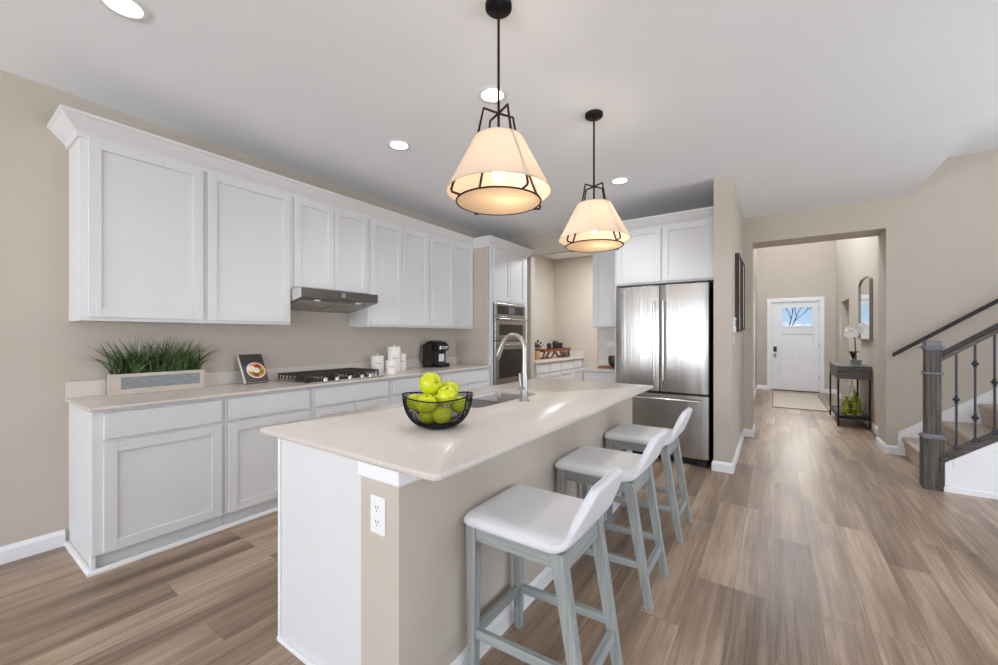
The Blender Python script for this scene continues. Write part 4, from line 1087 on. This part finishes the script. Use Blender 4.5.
MB().box(kx + 0.066, ky - 0.06, Z0 + 0.0355, kx + 0.128, ky + 0.12, Z0 + 0.05).build('drip_tray', 'soap_blue', t, bevel=0.003)
m = MB(); m.tube([(WX + 0.01, 3.64, 1.226), (WX + 0.03, 3.64, 1.21), (WX + 0.035, 3.61, 1.12), (WX + 0.035, 3.60, 1.02), (WX + 0.04, 3.64, 0.98), (WX + 0.045, 3.66, 1.05), (-3.62, 3.69, 1.12)], 0.004, 6)
m.build('power_cord', 'black_plastic', t, smooth=True)

# ------------------------------------------------------------------ fruit bowl
bx_, by_ = -1.265, 1.351
t = thing('fruit_bowl', 'black wire mesh bowl full of green apples on the island', 'bowl', (bx_, by_, ICT))
# axes: u across the view, v towards the viewer
ua = TH + 0.05; U = Vector((math.cos(ua), math.sin(ua), 0)); V_ = Vector((U.y, -U.x, 0)); C0 = Vector((bx_, by_, ICT))
R0, H0 = 0.158, 0.150
def rimz(a): return 0.134 + 0.018 * abs(math.cos(a)) ** 1.6
def bowl_pt(a, s):
    """s 0 bottom .. 1 rim, along a superellipse section"""
    th = s * PI / 2
    r = 0.045 + (R0 - 0.045) * math.sin(th) ** 0.9
    z = 0.006 + (rimz(a) - 0.006) * (1 - math.cos(th)) ** 1.05
    return C0 + U * (r * math.cos(a)) + V_ * (r * math.sin(a) * 0.86) + Vector((0, 0, z))
NA, NS = 140, 16
def wires(lo, hi, sgn):
    m = MB()
    for k in range(NA):
        pts = []
        for i in range(NS + 1):
            s = i / NS; a = 2 * PI * (k + sgn * i * 0.55) / NA
            pts.append(bowl_pt(a, s))
        m.tube(pts, 0.00075, 3, caps=False)
    return m
m = wires(0, 1, 1); m2 = wires(0, 1, -1); b0 = len(m.V); m.V += m2.V; m.F += [[i + b0 for i in f] for f in m2.F]; m.M += m2.M
m.build('mesh', 'black_metal', t)
m = MB(); m.tube([bowl_pt(2 * PI * k / 64, 1) for k in range(64)], 0.0032, 8, closed=True); m.build('rim', 'black_metal', t, smooth=True)
m = MB(); m.tube([C0 + U * (0.052 * math.cos(2 * PI * k / 32)) + V_ * (0.046 * math.sin(2 * PI * k / 32)) + Vector((0, 0, 0.0045)) for k in range(32)], 0.0042, 8, closed=True)
m.add([C0 + U * (0.052 * math.cos(2 * PI * k / 32)) + V_ * (0.046 * math.sin(2 * PI * k / 32)) + Vector((0, 0, 0.0062)) for k in range(32)], [list(range(32))])
m.build('base', 'black_metal', t, smooth=True)
for dv in (0.075, -0.075):
    half = []
    for k in range(25):
        sv = 1 - k / 24 * 0.95; th = sv * PI / 2
        rr_ = 0.045 + (R0 - 0.045) * math.sin(th) ** 0.9
        if rr_ * 0.86 <= abs(dv): break
        a_ = math.asin(dv / (rr_ * 0.86)); half.append((a_, sv))
    pts = [bowl_pt(a_, sv) for a_, sv in half] + [bowl_pt(PI - a_, sv) for a_, sv in half[::-1]]
    m = MB(); m.tube(pts, 0.0034, 8); m.build('rib', 'black_metal', t, smooth=True)

apple_lab = [
    ((-0.033, 0.0, 0.197), 0.054, (25, 78), 'green apple on top of the pile with its hollow turned right'),
    ((0.044, 0.035, 0.148), 0.045, (-10, 25), 'green apple right of the topmost one, stem hollow facing up'),
    ((0.05, -0.062, 0.165), 0.044, (10, 30), 'green apple at the upper right, behind the others'),
    ((-0.045, 0.066, 0.118), 0.046, (10, -20), 'green apple at the front left behind the bowl rim'),
    ((-0.098, 0.0, 0.113), 0.043, (0, 10), 'green apple at the far left end inside the bowl'),
    ((0.101, -0.02, 0.095), 0.043, (0, 0), 'green apple at the far right end inside the bowl'),
    ((0.025, 0.052, 0.064), 0.043, (0, 0), 'green apple at the bottom front seen through the mesh'),
    ((-0.045, 0.0, 0.055), 0.042, (0, 0), 'green apple at the bottom left seen through the mesh'),
    ((-0.02, -0.078, 0.10), 0.044, (0, 0), 'green apple at the back beneath the topmost one'),
]
_c = [Vector(q[0]) for q in apple_lab]; _r = [q[1] for q in apple_lab]
for _ in range(60):
    for i in range(9):
        for j in range(i):
            d_ = _c[i] - _c[j]; m_ = (_r[i] + _r[j]) * 0.99 - d_.length
            if m_ > 0: _c[i] += d_.normalized() * m_ / 2; _c[j] -= d_.normalized() * m_ / 2
        # stay inside the bowl: distance from a point above the base
        lim = 0.152 - _r[i]
        h_ = Vector((_c[i].x, _c[i].y * 1.15, max(-1, (0.15 - _c[i].z) * 1.05) if _c[i].z < 0.15 else 0))
        if h_.length > lim:
            k_ = lim / h_.length; _c[i].x *= k_; _c[i].y *= k_
            if _c[i].z < 0.15: _c[i].z = 0.15 - (0.15 - _c[i].z) * k_
apple_lab = [(tuple(_c[i]),) + apple_lab[i][1:] for i in range(9)]
def apple_mesh():
    m = MB(); prof = []
    for k in range(25):
        t_ = PI * k / 24
        r = math.sin(t_) * (1 + 0.05 * math.cos(t_)); z = math.cos(t_) * 0.9
        z -= 0.30 * math.exp(-(r / 0.22) ** 2) * (1 if t_ < PI / 2 else 0)
        z += 0.16 * math.exp(-(r / 0.2) ** 2) * (1 if t_ > PI / 2 else 0)
        prof.append((max(r, 0.0005), z))
    m.lathe(prof[::-1], (0, 0), 28); return m
proto = None; apples_done = []
for (q, r, (ry, rx), lab) in apple_lab:
    if proto is None:
        proto = thing('apple', lab, 'apple', (0, 0, 0), 'green apples in the wire bowl', local=True)
        apple_mesh().build('flesh', 'apple_skin', proto, smooth=True)
        MB().tube([(0, 0, 0.6), (0.03, 0, 0.8), (0.07, 0.02, 0.92)], [0.03, 0.025, 0.035], 8).build('stem', 'apple_stem', proto, smooth=True)
        o = proto
    else: o = copy_tree(proto)
    o.location = C0 + U * q[0] + V_ * q[1] + Vector((0, 0, q[2]))
    o.scale = (r, r, r); o['label'] = lab
    dr_ = {0: U * 0.75 + V_ * 0.6 + Vector((0, 0, 0.25)), 1: V_ * 0.35 + Vector((0, 0, 0.9))}.get(len(apples_done), Vector((math.sin(math.radians(ry)), math.sin(math.radians(rx)) * 0.6, 1)))
    o.rotation_euler = Vector((0, 0, 1)).rotation_difference(dr_.normalized()).to_euler()
    apples_done.append(o)

# ------------------------------------------------------------------ wall pieces by the hall
def wall_art(y0, y1, z0, z1, lab, dep):
    t = thing('framed_picture', lab, 'picture', (-0.34, (y0 + y1) / 2, z0), 'framed pictures on the wall end')
    x = -0.3449; f = 0.025
    m = MB(); m.box(x, y0, z0, x + dep, y0 + f, z1); m.box(x, y1 - f, z0, x + dep, y1, z1); m.box(x, y0 + f, z0, x + dep, y1 - f, z0 + f); m.box(x, y0 + f, z1 - f, x + dep, y1 - f, z1)
    m.build('frame', 'frame_brown', t, bevel=0.002)
    MB().box(x, y0 + f, z0 + f, x + dep * 0.6, y1 - f, z1 - f).build('print', 'art_print', t)
wall_art(4.85, 5.25, 1.37, 2.19, 'dark framed picture on the hall wall nearer the refrigerator', 0.04)
wall_art(5.70, 6.08, 1.40, 2.24, 'dark framed picture on the hall wall nearer the entry', 0.025)
t = thing('thermostat', 'small pale thermostat on the wall just right of the refrigerator', 'thermostat', (-0.34, 4.66, 1.36))
MB().box(-0.3449, 4.60, 1.365, -0.325, 4.74, 1.51).build('body', 'plastic_white', t, bevel=0.004)
MB().box(-0.325, 4.63, 1.42, -0.3242, 4.71, 1.49).build('screen', 'display', t)
MB().box(-0.3449, 4.64, 1.25, -0.338, 4.70, 1.33).build('wall_plate', 'plastic_white', t, bevel=0.002)

# ------------------------------------------------------------------ entry hall
t = thing('doormat_rug', 'beige woven rug on the floor before the front door', 'rug', (0.37, 10.25, 0))
MB().box(-0.03, 9.05, 0.0005, 0.765, 11.42, 0.011).build('weave', 'rug_weave', t)
m = MB(); m.box(-0.05, 9.02, 0.0005, -0.0301, 11.45, 0.012); m.box(0.7651, 9.02, 0.0005, 0.785, 11.45, 0.012); m.box(-0.03, 9.02, 0.0005, 0.765, 9.0499, 0.012); m.box(-0.03, 11.4201, 0.0005, 0.765, 11.45, 0.012)
m.build('border', 'rug_edge', t)

t = thing('console_table', 'narrow dark wood console table with black metal legs in the hall', 'console table', (0.945, 7.99, 0))
a, b, c0, d0 = 0.754, 1.122, 7.67, 8.72
MB().box(a, c0, 0.70, b, d0, 0.868).build('drawer_box', 'wood_console', t, bevel=0.004)
MB().box(a - 0.006, c0 - 0.006, 0.868, b + 0.006, d0 + 0.006, 0.886).build('top', 'wood_console', t, bevel=0.003)
MB().box(a - 0.004, c0 + 0.05, 0.725, a, d0 - 0.05, 0.85).build('drawer_front', 'wood_console', t, bevel=0.002)
for xx in (a + 0.012, b - 0.012):
    for yy in (c0 + 0.012, d0 - 0.012): MB().box(xx - 0.011, yy - 0.011, 0, xx + 0.011, yy + 0.011, 0.70).build('leg', 'black_metal', t)
m = MB(); m.box(a + 0.012, c0 + 0.012, 0.135, b - 0.012, d0 - 0.012, 0.15); m.build('shelf', 'wood_console', t)
m = MB()
for yy in (c0 + 0.012, d0 - 0.012): m.box(a + 0.023, yy - 0.011, 0.12, b - 0.023, yy + 0.011, 0.16)
for xx in (a + 0.012, b - 0.012): m.box(xx - 0.011, c0 + 0.023, 0.12, xx + 0.011, d0 - 0.023, 0.16)
m.build('shelf_frame', 'black_metal', t)

def bottle(x, y, z, r, h, m_, lab, name='glass_bottle', g=None):
    mb = MB(); mb.lathe([(0, z), (r * .9, z), (r, z + h * .06), (r, z + h * .55), (r * .8, z + h * .68), (r * .32, z + h * .8), (r * .3, z + h * .93), (r * .38, z + h), (r * .3, z + h), (r * .24, z + h * .93), (r * .26, z + h * .8), (r * .74, z + h * .67), (r * .94, z + h * .54), (r * .94, z + h * .08), (0, z + h * .03)], (x, y), 22)
    return prop(mb.build(name, m_, smooth=True), lab, 'bottle', g)
bottle(0.885, 7.92, 0.1505, 0.062, 0.27, 'bottle_green', 'shorter green glass bottle on the console shelf', g='green bottles on the console shelf')
bottle(0.99, 8.0, 0.1505, 0.068, 0.34, 'bottle_green', 'taller green glass bottle on the console shelf', g='green bottles on the console shelf')
bottle(0.97, 8.19, 0.1505, 0.055, 0.52, 'clear_glass', 'tall clear glass bottle at the back of the console shelf')
t = thing('wire_basket', 'round wire basket holding the green bottles on the console shelf', 'basket', (0.95, 7.98, 0.1505))
m = MB(); bc = (0.95, 8.0)
for (r, z) in ((0.15, 0.1535), (0.158, 0.25), (0.165, 0.33)):
    m.tube([(bc[0] + r * math.cos(2 * PI * k / 40), bc[1] + r * math.sin(2 * PI * k / 40), z) for k in range(40)], 0.0025, 6, closed=True)
for k in range(16):
    a_ = 2 * PI * k / 16; m.tube([(bc[0] + 0.15 * math.cos(a_), bc[1] + 0.15 * math.sin(a_), 0.153), (bc[0] + 0.165 * math.cos(a_), bc[1] + 0.165 * math.sin(a_), 0.33)], 0.0016, 5)
m.build('wires', 'nickel', t, smooth=True)

t = thing('potted_orchid', 'white orchid in a small pale pot on the console table', 'potted plant', (0.98, 7.95, 0.8865))
ox, oy, oz = 0.99, 7.93, 0.8865
m = MB(); m.hexa([(ox - .05, oy - .05, oz), (ox + .05, oy - .05, oz), (ox + .05, oy + .05, oz), (ox - .05, oy + .05, oz)], [(ox - .065, oy - .065, oz + .085), (ox + .065, oy - .065, oz + .085), (ox + .065, oy + .065, oz + .085), (ox - .065, oy + .065, oz + .085)])
m.build('pot', 'galvanized', t, bevel=0.004)
MB().tube([(ox, oy, oz + .08), (ox - .005, oy, oz + .25), (ox - .01, oy, oz + .42), (ox - .03, oy + .02, oz + .50), (ox - .08, oy + .05, oz + .53)], [0.012, 0.011, 0.009, 0.005, 0.004], 8).build('stem', 'stem_brown', t, smooth=True)
m = MB()
for k in range(7):
    a_ = k * 0.9 + 2.0; l = random.uniform(.08, .12); rows = []
    for i in range(6):
        s = i / 5; c_ = Vector((ox - 0.03 + math.cos(a_) * l * s * 0.8, oy + math.sin(a_) * l * s * 0.8, oz + .085 + .26 * s * (1.4 - s)))
        w_ = 0.028 * math.sin(PI * (0.1 + 0.88 * s)); sd = Vector((-math.sin(a_), math.cos(a_), 0)); rows.append([c_ - sd * w_, c_ + Vector((0, 0, -.004)), c_ + sd * w_])
    m.grid(rows)
m.build('leaves', 'leaf_dark', t, smooth=True)
for k in range(9):
    f0 = Vector((ox - 0.02 + random.uniform(-.11, .10), oy + random.uniform(-.08, .08), oz + random.uniform(.43, .60)))
    m = MB()
    for p_ in range(5):
        a_ = 2 * PI * p_ / 5 + k; d1 = Vector((math.cos(a_), 0.3 * math.sin(a_ + k), math.sin(a_))).normalized(); rows = []
        sd = d1.cross(Vector((0.3, -1, 0.1))).normalized()
        for i in range(5):
            s = i / 4; w_ = 0.022 * math.sin(PI * (0.08 + 0.86 * s)); c_ = f0 + d1 * 0.046 * s + Vector((0, -0.01 * s * s, 0)); rows.append([c_ - sd * w_, c_ + sd * w_])
        m.grid(rows)
    m.sphere(f0 + Vector((0, -0.006, 0)), 0.006, 8, 6)
    m.build('blossom', 'petal', t, smooth=True)

# arched mirror
t = thing('wall_mirror', 'bronze framed mirror with arched top hanging above the console table', 'mirror', (1.13, 8.14, 1.27))
ya, yb, za, zs, zt = 7.66, 8.60, 1.265, 2.135, 2.205
def arch(i):
    P = [(ya + i, za + i), (yb - i, za + i)]
    n = 14
    for k in range(n + 1):
        s = k / n; y = (yb - i) + (ya + i - yb + i) * s; P.append((y, zs - i + (zt - zs) * (1 - abs(2 * s - 1) ** 4)))
    return P
o_, i_ = arch(0), arch(0.02); n = len(o_); x0, x1 = 1.1395, 1.102
m = MB(); m.grid([[(x0, *p) for p in o_], [(x1, *p) for p in o_], [(x1, *p) for p in i_], [(x0, *p) for p in i_]], True); m.build('frame', 'frame_bronze', t, bevel=0.002)
m = MB(); m.add([(1.118, *p) for p in i_], [list(range(n))]); m.add([(1.136, *p) for p in i_], [list(range(n))]); m.build('glass', 'mirror_glass', t)

# ------------------------------------------------------------------ stairs
SM = 0.757; RISE, RUN = 0.212, 0.28
sx = 1.16; sya, syb = 5.102, HY - 0.001; NST = 11
t = thing('staircase', 'carpeted staircase rising to the right along the beige wall', 'staircase', (sx + 0.2, 5.6, 0))
for k in range(NST):
    x = sx + RUN * k; z1 = RISE * (k + 1)
    poly = [(x + 0.03, z1 - RISE if k else 0), (x + 0.012, z1 - 0.06), (x, z1 - 0.04), (x - 0.004, z1 - 0.022), (x + 0.004, z1 - 0.006), (x + 0.02, z1), (x + RUN + 0.03, z1), (x + RUN + 0.03, z1 - RISE if k else 0)]
    MB().prism(poly, 'y', sya, syb - 0.02).build('step', 'carpet', t, smooth=False, bevel=0.004)
kn = MB(); kx0 = 1.184; kx1 = sx + RUN * NST
kn.prism([(kx0, 0), (kx1, 0), (kx1, 0.245 + SM * (kx1 - kx0)), (kx0, 0.245)], 'y', 4.975, 5.1)
kn.build('knee_wall', 'trim_white', t, label='white stringer wall below the railing')
# raised panel border on the knee wall
m = MB(); o1 = 0.06
m.prism([(kx0, 0), (kx1, 0), (kx1, 0.05), (kx0, 0.05)], 'y', 4.963, 4.975)
m.prism([(kx0, 0.0501), (kx0 + 0.055, 0.0501), (kx0 + 0.055, 0.245 + SM * 0.055), (kx0, 0.245)], 'y', 4.965, 4.975)
m.prism([(kx0 + 0.0551, 0.245 - 0.075 + SM * 0.055), (kx1, 0.17 + SM * (kx1 - kx0)), (kx1, 0.245 + SM * (kx1 - kx0)), (kx0 + 0.0551, 0.245 + SM * 0.055)], 'y', 4.965, 4.975)
m.build('panel_molding', 'trim_white', t, bevel=0.006)
sk = MB(); x0 = 1.19 - 0.04
sk.prism([(x0 - 0.02, 0), (kx1, 0), (kx1, 0.27 + SM * (kx1 - x0)), (x0 - 0.02, 0.255)], 'y', syb - 0.018, syb)
sk.build('wall_skirt', 'trim_white', t, label='white skirt board along the wall')

t = thing('stair_railing', 'dark wood newel post and handrail with black iron balusters', 'railing', (1.12, 5.03, 0))
npx, npy = 1.13, 5.03
m = MB(); m.box(npx - 0.065, npy - 0.065, 0, npx + 0.065, npy + 0.065, 0.445); m.box(npx - 0.048, npy - 0.048, 0.445, npx + 0.048, npy + 0.048, 1.21)
pst = m.build('newel_post', 'wood_newel', t, bevel=0.003)
m = MB(); m.box(npx - 0.072, npy - 0.072, 0.44, npx + 0.072, npy + 0.072, 0.458); m.hexa([(npx - .066, npy - .066, .458), (npx + .066, npy - .066, .458), (npx + .066, npy + .066, .458), (npx - .066, npy + .066, .458)], [(npx - .049, npy - .049, .478), (npx + .049, npy - .049, .478), (npx + .049, npy + .049, .478), (npx - .049, npy + .049, .478)])
m.build('collar', 'wood_collar', pst, bevel=0.003)
m = MB(); m.box(npx - 0.06, npy - 0.06, 0.995, npx + 0.06, npy + 0.06, 1.012); m.build('collar', 'wood_collar', pst, bevel=0.005)
m = MB(); m.box(npx - 0.056, npy - 0.056, 1.205, npx + 0.056, npy + 0.056, 1.222); m.box(npx - 0.066, npy - 0.066, 1.222, npx + 0.066, npy + 0.066, 1.238); m.box(npx - 0.05, npy - 0.05, 1.238, npx + 0.05, npy + 0.05, 1.285)
m.build('cap', 'wood_collar', pst, bevel=0.004)
ry = 5.022; xe = kx1
# shoe rail over the knee wall
m = MB(); m.prism([(kx0 - 0.02, 0.232), (xe, 0.246 + SM * (xe - kx0)), (xe, 0.298 + SM * (xe - kx0)), (kx0 - 0.02, 0.284)], 'y', 4.955, 5.085); m.build('shoe_rail', 'wood_rail', t, bevel=0.004)
m = MB(); m.box(kx0 - 0.022, 4.958, 0, kx0 - 0.001, 5.067, 0.245); m.build('end_board', 'wood_newel', t)
xr0 = npx + 0.047
hz = lambda x: 1.145 + SM * (x - xr0)
m = MB(); m.prism([(xr0, hz(xr0) - 0.04), (xe, hz(xe) - 0.04), (xe, hz(xe) + 0.005), (xr0, hz(xr0) + 0.005)], 'y', ry - 0.022, ry + 0.022)
rl = m.build('handrail', 'wood_rail', t, bevel=0.006)
m = MB(); m.prism([(xr0, hz(xr0) + 0.0051), (xe, hz(xe) + 0.0051), (xe, hz(xe) + 0.03), (xe - 0.0, hz(xe) + 0.04), (xr0, hz(xr0) + 0.04)], 'y', ry - 0.033, ry + 0.033); m.build('rail_cap', 'rail_black', rl, bevel=0.01, bseg=3)
k = 0; x = 1.272
while x < xe - 0.1:
    zb_ = 0.292 + SM * (x - kx0); zt_ = hz(x) - 0.04
    b_ = MB().box(x - 0.0065, ry - 0.0065, zb_ - 0.012, x + 0.0065, ry + 0.0065, zt_ + 0.012).build('baluster', 'iron', t, bevel=0.001)
    m = MB(); m.hexa([(x - .02, ry - .02, zb_ - .018), (x + .02, ry - .02, zb_ + .014), (x + .02, ry + .02, zb_ + .014), (x - .02, ry + .02, zb_ - .018)], [(x - .013, ry - .013, zb_ + .03), (x + .013, ry - .013, zb_ + .034), (x + .013, ry + .013, zb_ + .034), (x - .013, ry + .013, zb_ + .03)])
    m.build('shoe', 'iron', b_, bevel=0.002)
    for zz in ([zb_ + (zt_ - zb_) * 0.52] if k % 2 == 0 else [zb_ + (zt_ - zb_) * 0.25, zb_ + (zt_ - zb_) * 0.80]):
        m = MB(); m.lathe([(.009, zz - .03), (.013, zz - .024), (.010, zz - .016), (.024, zz - .004), (.024, zz + .004), (.010, zz + .016), (.013, zz + .024), (.009, zz + .03)], (x, ry), 10); m.build('knuckle', 'iron', b_, smooth=True)
    x += 0.107; k += 1

t = thing('wall_handrail', 'black handrail fixed along the beige wall above the stairs', 'handrail', (1.1, HY - 0.08, 1.1))
yw = HY - 0.075; xa, xb = 1.075, 4.2; wz = lambda x: 1.125 + SM * (x - 1.09) * 0.98
m = MB(); m.prism([(xa, wz(xa) - 0.022), (xb, wz(xb) - 0.022), (xb, wz(xb) + 0.022), (xa, wz(xa) + 0.022)], 'y', yw - 0.024, yw + 0.024); m.build('rail', 'rail_black', t, bevel=0.012, bseg=3)
for x in (1.32, 2.4, 3.6):
    m = MB(); m.tube([(x, HY, wz(x) - 0.075), (x, HY - 0.012, wz(x) - 0.075)], 0.028, 14); m.tube([(x, HY - 0.01, wz(x) - 0.075), (x, yw + 0.01, wz(x) - 0.07), (x, yw, wz(x) - 0.02)], 0.007, 8); m.build('bracket', 'nickel', t, smooth=True)
